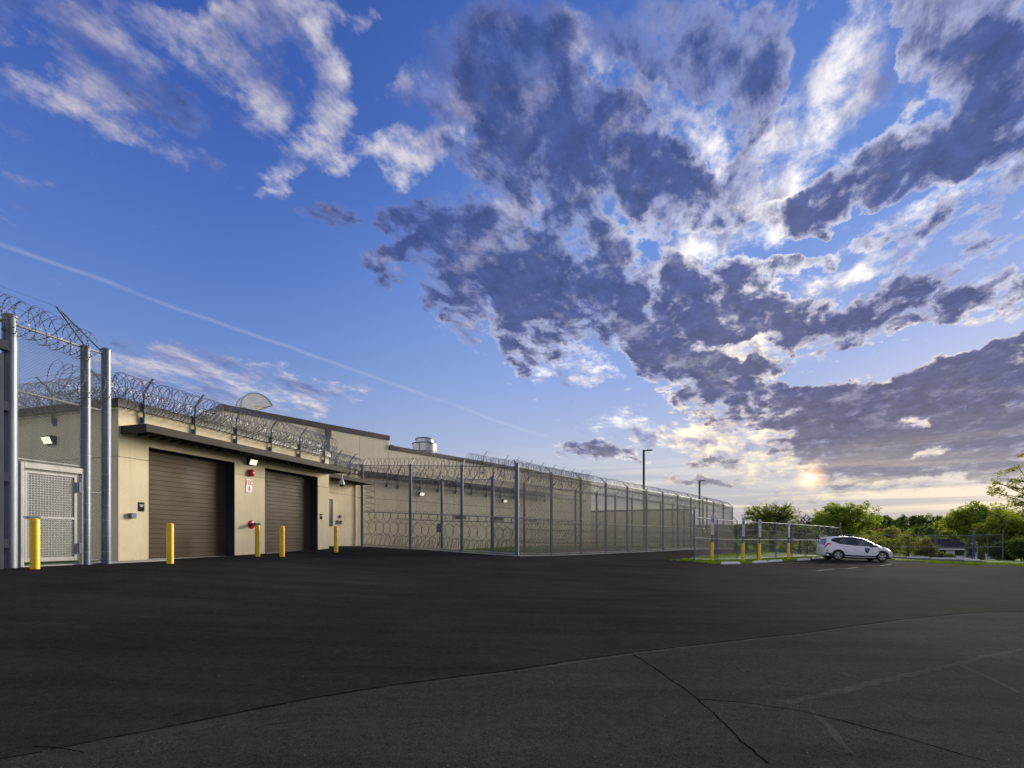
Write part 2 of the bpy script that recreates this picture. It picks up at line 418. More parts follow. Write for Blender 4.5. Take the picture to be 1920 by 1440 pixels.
M = {}
def stucco(name, col):
    m, k, b = material(name)
    pos = k.new('ShaderNodeNewGeometry').outputs['Position']
    a = k.ramp01(k.noise(pos, 1.1, 5, 0.6), 0.3, 0.7, 0.93, 1.06, 'LINEAR')
    g = k.ramp01(k.noise(pos, 55, 4, 0.7), 0.32, 0.68, 0.90, 1.10, 'LINEAR')
    st = k.ramp01(k.noise(k.mapping(pos, scale=(6, 6, 0.35)), 1.0, 4, 0.6), 0.52, 0.75, 1.0, 0.90)
    c = k.v('SCALE', tuple(col), k.m('MULTIPLY', k.m('MULTIPLY', a, g), st))
    sp = k.new('ShaderNodeSeparateXYZ'); k.put(sp.inputs[0], pos)
    dirt = k.m('MULTIPLY', k.ramp01(sp.outputs[2], 0.75, 1.5, 1.0, 0.0), k.ramp01(k.noise(pos, 3.5, 5, 0.7), 0.45, 0.7))
    c = k.mix(k.m('MULTIPLY', dirt, 0.35), c, (0.36, 0.24, 0.14))
    k.put(b.inputs['Base Color'], c)
    b.inputs['Roughness'].default_value = 0.85; b.inputs['Specular IOR Level'].default_value = 0.25
    bn = k.new('ShaderNodeBump'); bn.inputs['Strength'].default_value = 0.35; bn.inputs['Distance'].default_value = 0.004
    k.put(bn.inputs['Height'], k.noise(pos, 70, 3, 0.6)); k.l.new(bn.outputs[0], b.inputs['Normal'])
    return m
M['stucco'] = stucco('cream_stucco', (0.76, 0.67, 0.45))
M['stucco2'] = stucco('cream_precast', (0.78, 0.70, 0.50))
M['joint'] = pmat('joint_backing', (0.16, 0.13, 0.09), 0.9)  # dark brown core behind the panels, seen in the joints
M['cap'] = pmat('bronze_coping', (0.075, 0.062, 0.052), 0.45, 0.0, 0.12, 2.0, rvar=0.1)
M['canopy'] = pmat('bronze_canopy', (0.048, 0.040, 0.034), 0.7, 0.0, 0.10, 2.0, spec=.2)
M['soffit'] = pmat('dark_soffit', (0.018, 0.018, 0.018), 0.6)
M['door'] = pmat('brown_door_metal', (0.092, 0.063, 0.036), 0.6, 0.0, 0.10, 1.4, rvar=0.08, spec=.25)
M['jamb'] = pmat('blue_grey_steel', (0.042, 0.052, 0.070), 0.8, 0.0, 0.15, 2.0, spec=.08)
M['galv'] = pmat('galvanised_post', (0.17, 0.20, 0.235), 0.5, 0.45, 0.35, 2.2, 0.15, 40, streak=True, rvar=0.12)
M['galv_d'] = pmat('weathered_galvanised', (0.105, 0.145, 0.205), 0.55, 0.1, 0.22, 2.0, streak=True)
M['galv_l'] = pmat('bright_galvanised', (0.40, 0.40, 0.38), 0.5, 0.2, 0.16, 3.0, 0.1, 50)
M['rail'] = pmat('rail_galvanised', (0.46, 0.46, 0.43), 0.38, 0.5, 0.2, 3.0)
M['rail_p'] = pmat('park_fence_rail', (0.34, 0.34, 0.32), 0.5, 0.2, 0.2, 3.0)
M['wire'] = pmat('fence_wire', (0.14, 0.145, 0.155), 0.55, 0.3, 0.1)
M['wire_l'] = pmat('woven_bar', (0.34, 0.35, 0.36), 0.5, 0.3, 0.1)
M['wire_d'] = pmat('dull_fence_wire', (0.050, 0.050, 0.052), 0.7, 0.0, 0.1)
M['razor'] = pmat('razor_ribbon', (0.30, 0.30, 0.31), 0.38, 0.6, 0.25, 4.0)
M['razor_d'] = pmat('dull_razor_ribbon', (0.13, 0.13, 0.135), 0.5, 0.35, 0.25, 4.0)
M['yellow'] = pmat('yellow_sleeve', (0.90, 0.57, 0.008), 0.45, 0.0, 0.10, 2.5, fine=0.07, bscale=22, rvar=.12)
M['blackrub'] = pmat('black_rubber', (0.015, 0.015, 0.016), 0.8)
M['black'] = pmat('black_paint', (0.012, 0.012, 0.014), 0.5)
M['white'] = pmat('white_paint', (0.78, 0.79, 0.80), 0.45, 0.0, 0.06, 4.0)
M['red'] = pmat('red_enamel', (0.60, 0.012, 0.012), 0.3)
M['signwhite'] = pmat('sign_white', (0.82, 0.82, 0.84), 0.4, 0, 0.03)
M['signblue'] = pmat('sign_blue', (0.02, 0.06, 0.48), 0.4, 0, 0.03)
M['signgreen'] = pmat('sign_green', (0.25, 0.50, 0.42), 0.4, 0, 0.03)
M['greybox'] = pmat('grey_box', (0.14, 0.15, 0.16), 0.7, spec=.2)
M['plaque'] = pmat('dark_plaque', (0.030, 0.028, 0.026), 0.8, spec=.05)
M['lamp'] = emat('lamp_lens', (1.0, 0.97, 0.78), 0.72)
M['steel'] = pmat('sheet_steel', (0.86, 0.84, 0.78), 0.35, 0.15, 0.15, 1.6, 0.3, 2.5)
M['steel_w'] = pmat('painted_drum', (0.60, 0.61, 0.60), 0.32, 0.5, 0.08, 1.5)
M['glass'] = pmat('window_glass', (0.03, 0.035, 0.045), 0.35, 0.0, 0.05, spec=0.12)
M['concrete'] = pmat('pale_concrete', (0.42, 0.41, 0.38), 0.9, 0.0, 0.22, 1.6, 0.3, 50, spec=.08, fine=0.16)
M['stopconc'] = pmat('white_painted_concrete', (0.74, 0.74, 0.72), 0.85, 0.0, 0.14, 5.0, 0.2, 50, spec=.1, fine=.08)
M['paintline'] = pmat('worn_white_paint', (0.125, 0.125, 0.12), 0.95, 0.0, 0.6, 3.0, spec=.05, fine=0.5, bscale=14)
M['roofmem'] = pmat('roof_membrane', (0.25, 0.24, 0.22), 0.9)

# ================================================================= terrain
_tp = [(0,-12,-1.55),(0,0,-1.5),(0,4,-1.5),(7,4,-1.56),(-6,4,-1.36),(-13,-6,-1.1),(-12.5,4,-1.0),(-11.5,12,-.73),(-12.1,15.4,-.70),(-9.9,19.4,-.69),(-8.2,23.4,-.65),
 (-9.15,25,-.49),(-9.3,30,-.45),(-4.5,28.5,-.66),(.26,27.3,-.945),(12,41,-1.05),(25.3,57.6,-1.22),(10.4,28.3,-1.22),(13,28.3,-1.38),(17.5,31.5,-1.42),(22,33.7,-1.46),(24.5,32.5,-1.54),(28.4,43.3,-1.5),
 (31,29,-1.62),(47,50,-2.05),(-1.2,31.9,-.92),(-4.6,32.9,-.85),(0,45,-.55),(14,62,-.8),(55,12,-2.0),(60,80,-3.2),(32,95,-2.4),(0,100,-1.2),(-30,60,-.6),(-26,15,-.7),(-26,-5,-.9),
 (5,15,-1.36),(-3,18,-1.05),(15,18,-1.52),(34,56,-1.8),(0,20,-1.12),(38,72,-2.2)]
_tp = np.array(_tp, dtype=float)
def _U(r2): return np.where(r2 > 1e-9, 0.5 * r2 * np.log(np.maximum(r2, 1e-9)), 0.0)
_n = len(_tp)
_Kt = _U(((_tp[:, None, :2] - _tp[None, :, :2]) ** 2).sum(-1)) + np.eye(_n) * 1.5
_Pt = np.hstack([np.ones((_n, 1)), _tp[:, :2]])
_L = np.zeros((_n + 3, _n + 3)); _L[:_n, :_n] = _Kt; _L[:_n, _n:] = _Pt; _L[_n:, :_n] = _Pt.T
_w = np.linalg.solve(_L, np.concatenate([_tp[:, 2], np.zeros(3)]))
def rel_np(x, y):
    x = np.asarray(x, float); y = np.asarray(y, float)
    r2 = (x[..., None] - _tp[:, 0]) ** 2 + (y[..., None] - _tp[:, 1]) ** 2
    z = (_U(r2) * _w[:_n]).sum(-1) + _w[_n] + _w[_n + 1] * x + _w[_n + 2] * y
    z = np.clip(z, -4.5, 0.2)
    d = np.hypot(x - 10, y - 30)
    t = np.clip((d - 62) / 60, 0, 1); t = t * t * (3 - 2 * t)
    far = -3.6 - 1.2 * np.clip((d - 150) / 400, 0, 1)
    return z * (1 - t) + far * t
def gz(x, y): return CAM_H + float(rel_np(x, y))
def G(px, py):
    """where the line of sight through a measured pixel meets the ground"""
    ax, az = (px - 960) / FPX, (1010 - py) / FPX
    t0, t1 = 1.0, 1.0
    while t1 < 400:
        t1 = t0 * 1.03 + 0.02
        if az * t1 < float(rel_np(ax * t1, t1)): break
        t0 = t1
    for _ in range(24):
        tm = (t0 + t1) / 2
        if az * tm < float(rel_np(ax * tm, tm)): t1 = tm
        else: t0 = tm
    return (ax * t0, t0)
def at(px, py, depth):
    return Vector(((px - 960) / FPX * depth, depth, CAM_H + (1010 - py) / FPX * depth))

GX = sorted(set([-2500, -1200, -600, -350, -200, -130, -90, -60, -45, -35] + list(range(-30, 64)) + [66, 70, 75, 80, 90, 105, 130, 170, 250, 400, 700, 1300, 2500]))
GY = sorted(set([-2500, -900, -300, -120, -60, -40, -30, -25] + list(range(-20, 90)) + [93, 97, 102, 110, 120, 135, 160, 200, 260, 350, 500, 800, 1400, 2500]))
def grid_sheet():
    X, Y = np.meshgrid(GX, GY); Z = CAM_H + rel_np(X, Y) - 0.05
    nx, ny = len(GX), len(GY)
    vs = np.stack([X, Y, Z], -1).reshape(-1, 3).tolist()
    fs = [(j*nx+i, j*nx+i+1, (j+1)*nx+i+1, (j+1)*nx+i) for j in range(ny-1) for i in range(nx-1)]
    return vs, fs
def drape(name, poly, dz, mat, thick=0.0, kind='structure', parent=None, sub=1.0):
    """a sheet over the ground with the outline poly, cut along the ground's own grid; thick gives it an edge"""
    bm = bmesh.new()
    vs = [bm.verts.new((p[0], p[1], 0)) for p in poly]
    bm.faces.new(vs)
    bmesh.ops.triangulate(bm, faces=bm.faces[:])
    xs = [p[0] for p in poly]; ys = [p[1] for p in poly]
    for gx in GX:
        if min(xs) < gx < max(xs):
            bmesh.ops.bisect_plane(bm, geom=bm.verts[:] + bm.edges[:] + bm.faces[:], plane_co=(gx, 0, 0), plane_no=(1, 0, 0), dist=1e-5)
    for gy in GY:
        if min(ys) < gy < max(ys):
            bmesh.ops.bisect_plane(bm, geom=bm.verts[:] + bm.edges[:] + bm.faces[:], plane_co=(0, gy, 0), plane_no=(0, 1, 0), dist=1e-5)
    if thick:
        be = [e for e in bm.edges if e.is_boundary]
        r = bmesh.ops.extrude_edge_only(bm, edges=be)
        low = {v for v in r['geom'] if isinstance(v, bmesh.types.BMVert)}
    else: low = set()
    co = np.array([v.co[:] for v in bm.verts]); z = CAM_H + rel_np(co[:, 0], co[:, 1]) + dz
    for v, zz in zip(bm.verts, z): v.co.z = zz - (thick if v in low else 0)
    bmesh.ops.recalc_face_normals(bm, faces=bm.faces[:])
    up = sum(f.normal.z * f.calc_area() for f in bm.faces)
    if up < 0: bmesh.ops.reverse_faces(bm, faces=bm.faces[:])
    me = bpy.data.meshes.new(name); bm.to_mesh(me); bm.free(); me.materials.append(mat)
    me.polygons.foreach_set('use_smooth', [not thick] * len(me.polygons))
    o = link(name, me, parent)
    if kind: o['kind'] = kind
    return o

# ---- ground materials
def asphalt_mat(name, base, coarse, speck):
    m, k, b = material(name)
    pos = k.new('ShaderNodeNewGeometry').outputs['Position']
    big = k.ramp01(k.noise(pos, 0.22, 5, 0.6, 0.3), 0.3, 0.7, 0.74, 1.26, 'LINEAR')
    roll = k.ramp01(k.noise(k.mapping(pos, rot=(0, 0, 0.35), scale=(0.25, 2.2, 1)), 0.8, 5, 0.6), 0.3, 0.7, 0.80, 1.20, 'LINEAR')
    agg = k.noise(pos, coarse, 3, 0.75)
    ag = k.m('MULTIPLY', k.ramp01(agg, 0.30, 0.72, 0.35, 1.9, 'LINEAR'), k.ramp01(k.noise(pos, 13, 4, 0.7), 0.3, 0.7, 0.80, 1.22, 'LINEAR'))
    c = k.v('SCALE', (base * 1.05, base, base * 0.92), k.m('MULTIPLY', k.m('MULTIPLY', big, roll), ag))
    vo = k.new('ShaderNodeTexVoronoi'); vo.feature = 'F1'; vo.inputs['Scale'].default_value = 26
    k.put(vo.inputs['Vector'], pos)
    sc = k.new('ShaderNodeSeparateColor'); k.l.new(vo.outputs['Color'], sc.inputs[0])
    spk = k.m('MULTIPLY', k.m('LESS_THAN', vo.outputs['Distance'], 0.12), k.m('GREATER_THAN', sc.outputs[0], 1 - speck))
    c = k.mix(k.m('MULTIPLY', spk, 0.8), c, (0.30, 0.29, 0.27))
    pale = k.m('MULTIPLY', k.ramp01(k.noise(pos, 1.7, 6, 0.7), 0.58, 0.72), 0.22)
    c = k.mix(pale, c, (base * 2.2, base * 2.2, base * 2.15))
    k.put(b.inputs['Base Color'], c); nt = m.node_tree
    df_ = k.new('ShaderNodeBsdfDiffuse'); k.put(df_.inputs[0], c); mx = k.new('ShaderNodeMixShader'); mx.inputs[0].default_value = 0.5
    k.l.new(b.outputs[0], mx.inputs[1]); k.l.new(df_.outputs[0], mx.inputs[2]); k.l.new(mx.outputs[0], nt.nodes['Material Output'].inputs[0])
    b.inputs['Roughness'].default_value = 0.95; b.inputs['Specular IOR Level'].default_value = 0.006
    bn = k.new('ShaderNodeBump'); bn.inputs['Strength'].default_value = 0.6; bn.inputs['Distance'].default_value = 0.006
    k.put(bn.inputs['Height'], agg); k.l.new(bn.outputs[0], b.inputs['Normal'])
    return m
M['asph_new'] = asphalt_mat('fresh_asphalt', 0.027, 110, 0.012)
M['asph_old'] = asphalt_mat('older_asphalt', 0.040, 75, 0.045)
M['crack'] = pmat('crack_black', (0.006, 0.006, 0.006), 1.0, spec=0.0)  # near-black for cracks and the bollards' base rings
M['sealer'] = asphalt_mat('joint_sealer', 0.058, 120, 0.0)
M['gravel'] = pmat('leafy_gravel', (0.17, 0.13, 0.105), 0.95, 0.0, 0.45, 2.5, 0.8, 18, spec=.03, fine=0.5)
M['roadgravel'] = pmat('grey_gravel', (0.09, 0.085, 0.08), 0.95, 0.0, 0.3, 2.0, 0.3, 18, spec=.0, fine=0.3)
def grass_mat():
    m, k, b = material('mown_grass')
    pos = k.new('ShaderNodeNewGeometry').outputs['Position']
    n = k.noise(pos, 0.5, 6, 0.65); n2 = k.noise(pos, 9, 5, 0.7)
    c = k.ramp(n, [(0.3, (0.065, 0.13, 0.012)), (0.5, (0.10, 0.175, 0.018)), (0.7, (0.14, 0.19, 0.028))])
    c = k.v('SCALE', c, k.ramp01(n2, 0.3, 0.7, 0.6, 1.4, 'LINEAR'))
    k.put(b.inputs['Base Color'], c); b.inputs['Roughness'].default_value = 0.95; b.inputs['Specular IOR Level'].default_value = 0.1
    bn = k.new('ShaderNodeBump'); bn.inputs['Strength'].default_value = 0.8; bn.inputs['Distance'].default_value = 0.05
    k.put(bn.inputs['Height'], n2); k.l.new(bn.outputs[0], b.inputs['Normal'])
    return m
M['grass'] = grass_mat()

vs, fs = grid_sheet()
me = bpy.data.meshes.new('ground'); me.from_pydata(vs, [], fs); me.materials.append(M['grass'])
me.polygons.foreach_set('use_smooth', [True] * len(me.polygons))
tag(link('ground', me), kind='structure')

# wall frames shared by ground and buildings: u runs along the garage front, n points out of it
A = math.radians(17.0)
UX = Vector((math.sin(A), math.cos(A), 0)); NX = Vector((math.cos(A), -math.sin(A), 0))
def fp(s, D, rel=None):
    p = NX * D + UX * s
    p.z = CAM_H + rel if rel is not None else 0
    return p
P0 = Vector((-9.0, 30.1, 0)); P3 = Vector((0.26, 27.3, 0)); P15 = Vector((25.3, 57.6, 0))
d1 = (P3 - P0).normalized(); d2 = (P15 - P3).normalized()

seam_px = [(40, 1416), (190, 1385), (325, 1360), (440, 1337), (560, 1313), (660, 1296), (760, 1281), (860, 1268), (960, 1256), (1075, 1238), (1185, 1223), (1350, 1203), (1500, 1187), (1600, 1173), (1700, 1160), (1800, 1150), (1880, 1146), (1990, 1147)]
seam = [G(*p) for p in seam_px]
rs = random.Random(3)
seam2 = []
for a, b in zip(seam, seam[1:]):
    for i in range(8):
        t = i / 8; j = 0.012
        seam2.append((a[0] + (b[0]-a[0]) * t + rs.uniform(-j, j), a[1] + (b[1]-a[1]) * t + rs.uniform(-j, j)))
seam2.append(seam[-1])
seam2 = [(-7.5, 1.2), (-4.5, 2.7)] + seam2 + [(24, 14.5), (62.5, 22)]
edge_px = [(1281, 1048), (1287, 1051.5), (1300, 1054), (1335, 1057), (1380, 1056.5), (1440, 1053), (1500, 1049.5), (1540, 1047.5), (1600, 1047), (1680, 1050), (1750, 1054.5), (1835, 1059.5), (1842, 1055), (1880, 1058), (1919, 1062.5)]
edge = [G(*p) for p in edge_px]
road_px = [(1300, 1044), (1345, 1041), (1400, 1037.5), (1432, 1034.5)]
road = [G(*p) for p in road_px]
fl = [fp(-30, -15.6), fp(10.5, -15.6), fp(10.6, -16.2), fp(21.4, -16.2), fp(21.4, -17.9), fp(26.2, -17.9)]
inset = Vector((0.06, -0.12, 0))
far_end = P15 + d2 * 6
left = [(p.x, p.y) for p in fl] + [(P0.x, P0.y - 0.14), (P3.x + 0.12, P3.y - 0.14), (P15.x + 0.12, P15.y - 0.05), (far_end.x + .1, far_end.y)]
right = list(reversed(road)) + edge + [(36, 27.5), (62.5, 26)]
asph_new = left + [(33, 66)] + right + list(reversed(seam2))
asph_new += [(-24, -6)]
drape('asphalt_overlay', asph_new, 0.0, M['asph_new'], thick=0.008)
old = [(-24.5, -25), (62.5, -25), (62.5, 22.5)] + [(p[0], p[1] + 0.25) for p in reversed(seam2[:-1])] + [(-24.5, -5)]
drape('asphalt_lot', old, -0.006, M['asph_old'])
# raised sealer along the joint, and cracks
def ribbon(name, pts, w, dz, mat, jit=0.012, seed=1, kind='structure'):
    r = random.Random(seed); fine = []
    for a, b in zip(pts, pts[1:]):
        L = math.hypot(b[0]-a[0], b[1]-a[1]); n = max(2, int(L / 0.07))
        for i in range(n): fine.append((a[0] + (b[0]-a[0]) * i / n, a[1] + (b[1]-a[1]) * i / n))
    fine.append(pts[-1])
    vs, fs = [], []; off = 0
    for i, p in enumerate(fine):
        q = fine[min(i+1, len(fine)-1)]; o = fine[max(i-1, 0)]
        tx, ty = q[0]-o[0], q[1]-o[1]; l = math.hypot(tx, ty) or 1; nx, ny = -ty/l, tx/l
        off = off * 0.8 + r.uniform(-jit, jit); ww = w * r.uniform(0.45, 1.3)
        for s in (-1, 1):
            x, y = p[0] + nx * (off + s * ww / 2), p[1] + ny * (off + s * ww / 2)
            vs.append((x, y, gz(x, y) + dz))
        if i: fs.append((2*i-2, 2*i, 2*i+1, 2*i-1))
    me = bpy.data.meshes.new(name); me.from_pydata(vs, [], fs); me.materials.append(mat)
    bm = bmesh.new(); bm.from_mesh(me); bmesh.ops.recalc_face_normals(bm, faces=bm.faces[:])
    if sum(f.normal.z for f in bm.faces) < 0: bmesh.ops.reverse_faces(bm, faces=bm.faces[:])
    bm.to_mesh(me); bm.free()
    return tag(link(name, me), kind=kind)
ribbon('joint_sealer', [(p[0] + 0.03, p[1] - 0.05) for p in seam[7:]], 0.075, -0.0045, M['sealer'], 0.008, 2)
ribbon('asphalt_crack', [(p[0], p[1] - 0.012) for p in seam[1:11]], 0.008, 0.003, M['crack'], 0.010, 3)
ribbon('asphalt_crack', [G(*p) for p in [(1185, 1224), (1225, 1250), (1268, 1283), (1308, 1310), (1350, 1348), (1395, 1390), (1440, 1430)]], 0.014, -0.0035, M['crack'], 0.012, 4)
ribbon('asphalt_crack', [G(*p) for p in [(1308, 1310), (1390, 1316), (1480, 1328), (1560, 1345), (1660, 1372), (1780, 1405), (1850, 1425)]], 0.012, -0.0035, M['crack'], 0.010, 5)
ribbon('asphalt_crack', [G(*p) for p in [(60, 1400), (110, 1402), (160, 1410)]], 0.01, 0.003, M['crack'], 0.010, 6)
ribbon('asphalt_crack', [G(*p) for p in [(470, 1368), (500, 1358), (540, 1352)]], 0.008, -0.0035, M['crack'], 0.010, 7)
ribbon('joint_sealer', [G(*p) for p in [(1470, 1316), (1560, 1297), (1660, 1274), (1780, 1246), (1919, 1216)]], 0.11, -0.0045, M['sealer'], 0.010, 8)
ribbon('joint_sealer', [G(*p) for p in [(1800, 1246), (1850, 1268), (1919, 1300)]], 0.07, -0.0045, M['sealer'], 0.010, 9)
ribbon('joint_sealer', [G(*p) for p in [(1520, 1330), (1560, 1365), (1600, 1412)]], 0.06, -0.0045, M['sealer'], 0.010, 12)
ribbon('joint_sealer', [G(*p) for p in [(1290, 1098), (1500, 1104), (1700, 1117), (1919, 1127)]], 0.05, 0.003, M['sealer'], 0.010, 10)

# concrete strip under the security fences, gravel between them, gravel bay on the right
def strip(name, pts, w, h, mat, side=1):
    """kerb-like strip following points on the ground"""
    b = MB(); pts = [Vector((p[0], p[1], 0)) for p in pts]; fine = []
    for a, c in zip(pts, pts[1:]):
        n = max(1, int((c - a).length / 1.0))
        for i in range(n): fine.append(a.lerp(c, i / n))
    fine.append(pts[-1])
    vs = []; fs = []
    for i, p in enumerate(fine):
        t = (fine[min(i+1, len(fine)-1)] - fine[max(i-1, 0)]).normalized(); n = Vector((-t.y, t.x, 0))
        for s, zz in ((-1, -0.15), (-1, h), (1, h), (1, -0.15)):
            q = p + n * (s * w / 2); vs.append((q.x, q.y, gz(q.x, q.y) + zz))
        if i:
            o = 4 * (i - 1)
            fs += [(o+k, o+k+1, o+5+k, o+4+k) for k in range(3)]
    b.add(vs, fs)
    o = b.build(name, mat, fix=True); return tag(o, kind='structure')
strip('fence_kerb', [(P0.x - .3, P0.y - .05), (P3.x + 0.05, P3.y - 0.2)], 0.24, 0.035, M['concrete'])
strip('fence_kerb', [(P3.x, P3.y - 0.05), (P15.x + 0.1, P15.y)], 0.24, 0.035, M['concrete'])
strip('fence_kerb', [(fp(2, -15.2).x, fp(2, -15.2).y), (fp(12.4, -15.62).x, fp(12.4, -15.62).y)], 0.42, 0.03, M['concrete'])
nin = Vector((-d2.y, d2.x, 0))
I0 = Vector((-1.25, 31.9, 0)); Ia = Vector((-8.05, 33.75, 0)); I12 = I0 + d2 * 36
drape('gravel_strip', [(P0.x, P0.y), (P3.x, P3.y), (P15.x, P15.y), (I12.x, I12.y), (I0.x, I0.y), (Ia.x, Ia.y), (-9.4, 31.4)], -0.03, M['gravel'])
drape('far_parking_asphalt', [G(*p) for p in [(1374, 1026.5), (1450, 1030), (1520, 1034.5), (1576, 1037.5), (1660, 1042), (1660, 1038.5), (1576, 1034), (1520, 1030.5), (1450, 1026.5), (1374, 1023)]], -0.02, M['asph_old'])
drape('gravel_bay', [G(*p) for p in [(1660, 1045), (1700, 1047), (1760, 1050.5), (1838, 1056), (1858, 1054), (1835, 1050.5), (1760, 1047), (1700, 1044.5), (1660, 1043)]], -0.02, M['roadgravel'])

# ================================================================= garage building (local frame: x along the front, y inwards, z up from its own ground)
GB = fp(11.19, -16.06, -0.70)
LF = -0.70
gar = empty('garage_building', GB, math.radians(90 - 17.0))
tag(gar, 'low cream garage block with two brown overhead doors under a long bronze canopy', 'building')
def part(name, parent, mats, fn, smooth=False, bevel=0, fix=False):
    b = MB(); fn(b); return b.build(name, mats, parent, smooth=smooth, bevel=bevel, fix=fix)
def bx(name, a, b, mat, parent=gar, bevel=0): 
    return part(name, parent, M[mat], lambda m: m.box(a, b), bevel=bevel)
ZJ = 3.23; ZT = 4.76; DT = 3.67
D1 = (0.95, 4.34); D2 = (5.90, 9.23); LEN = 10.08; DEP = 8.0
# core behind the panels, with the door bays left open
def core(b):
    z0 = -0.5
    for a, c in ((0.02, D1[0] - .001), (D1[1], D2[0]), (D2[1], LEN - .02)): b.box((a, 0.02, z0), (c, 0.45, DT + .02))
    b.box((0.02, 0.02, DT + .02), (LEN - .02, 0.45, ZT))
    b.box((0.02, 0.45, z0), (0.3, DEP, ZT)); b.box((LEN - .3, 0.45, z0), (LEN - .02, DEP, ZT)); b.box((0.3, DEP - .3, z0), (LEN - .3, DEP, ZT))
    b.box((0.3, 0.45, ZT - .3), (LEN - .3, DEP - .3, ZT - .05))
part('wall', gar, M['joint'], core)
g = 0.008
for a, c in ((0.0, D1[0]), (D1[1], D2[0]), (D2[1], LEN)):
    bx('wall_panel', (a, 0, -0.5), (c, 0.018, ZJ - g), 'stucco')
    bx('wall_panel', (a, 0, ZJ + g), (c, 0.018, DT), 'stucco')
bx('wall_panel', (0, 0, DT), (LEN, 0.018, ZT - .001), 'stucco')
for i, (y0, y1) in enumerate(((0.0185, 4.9), (4.93, DEP))):
    bx('wall_panel', (-0.001, y0, -0.5), (0.017, y1, ZJ - g), 'stucco')
    bx('wall_panel', (-0.001, y0, ZJ + g), (0.017, y1, ZT - .001), 'stucco')
bx('wall_panel', (LEN - .018, 0.0185, -0.5), (LEN + .001, DEP, ZT - .001), 'stucco')
def coping(b, L=LEN, Dp=DEP):
    t = 0.05; z0, z1 = ZT, 5.02
    b.box((-t, -t, z0), (L + t, 0.30, z1)); b.box((-t, 0.30, z0), (0.30, Dp + t, z1)); b.box((L - .30, .30, z0), (L + t, Dp + t, z1)); b.box((.30, Dp - .3, z0), (L - .3, Dp + t, z1))
part('coping', gar, M['cap'], coping, bevel=0.008)
bx('flat_roof', (0.31, 0.31, ZT - .04), (LEN - .31, DEP - .31, ZT + .02), 'roofmem')
# doors: each section a sub-part
NS = 22
sec_mesh = None
def door(x0, x1):
    global sec_mesh
    w = x1 - x0
    dr = empty('garage_door'); dr.parent = gar; dr.location = (x0 + w / 2, 0.40, 0.0)
    h = (DT - 0.06) / NS
    if sec_mesh is None:
        b = MB(); hw = 3.37 / 2
        prof = [(0, 0.0), (-0.006, 0.004), (-0.008, 0.008), (-0.008, h - 0.010), (-0.006, h - 0.006), (0, h - 0.003)]
        vs = [(s * hw, y, z) for s in (-1, 1) for y, z in prof] + [(s * hw, 0.04, z) for s in (-1, 1) for z in (0, h - .002)]
        n = len(prof); fs = [(i, n + i, n + i + 1, i + 1) for i in range(n - 1)]
        b.add(vs, fs); b.box((-hw, 0.001, 0), (hw, 0.04, h - .002)); sec_mesh = b.mesh('door_section', M['door'], fix=True)
    for i in range(NS):
        o = link('door_section', sec_mesh, dr, (0, 0, 0.05 + i * h)); o.scale = (w / 3.385, 1, 1)
    part('bottom_seal', dr, M['blackrub'], lambda b: b.box((-w/2 + .01, -0.02, -0.25), (w/2 - .01, 0.04, 0.05)))
    def fr(b):
        b.box((x1 - 0.006, -0.004, -0.45), (x1 + .004, 0.399, DT)); b.box((x0 - .004, -0.004, -0.45), (x0 + 0.006, 0.399, DT)); b.box((x0 + .006, -.004, DT - .006), (x1 - .006, 0.399, DT + .004))
        b.box((x1 - 0.05, 0.32, -0.4), (x1 - .006, 0.398, DT - .006)); b.box((x0 + 0.006, 0.32, -0.4), (x0 + 0.05, 0.398, DT - .006))
    part('door_jamb', gar, M['jamb'], fr)
    part('door_sill', gar, M['concrete'], lambda b: b.box((x0 + .01, -0.05, -0.4), (x1 - .01, 0.33, 0.03 + 0.012 * x0)))
door(*D1); door(*D2)

def canopy(parent, x0, x1, yw, zt, th=0.24, dep=1.07, lights=()):
    """flat bronze canopy: fascia on three sides, ribbed soffit, bolts"""
    c = empty('canopy'); c.parent = parent; c.location = (x0, yw, zt)
    L = x1 - x0
    def fa(b):
        b.box((0, -dep, -th), (L, -dep + .05, 0)); b.box((0, -dep + .05, -th), (.05, 0, 0)); b.box((L - .05, -dep + .05, -th), (L, 0, 0))
    part('fascia', c, M['canopy'], fa, bevel=0.006)
    part('deck', c, M['canopy'], lambda b: b.box((.051, -dep + .051, -0.03), (L - .051, -0.002, -0.012)))
    n = int(L / 0.36)
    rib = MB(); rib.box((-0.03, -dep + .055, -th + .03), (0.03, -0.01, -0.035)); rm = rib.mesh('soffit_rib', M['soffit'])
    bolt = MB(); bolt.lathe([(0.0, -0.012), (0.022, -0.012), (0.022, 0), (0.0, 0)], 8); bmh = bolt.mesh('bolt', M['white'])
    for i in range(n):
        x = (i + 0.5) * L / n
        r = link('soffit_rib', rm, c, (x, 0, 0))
        link('bolt', bmh, c, (x, -dep * 0.42, -th + .03))
    return c
can1 = canopy(gar, 0.06, LEN + 0.06, -0.002, 4.18)

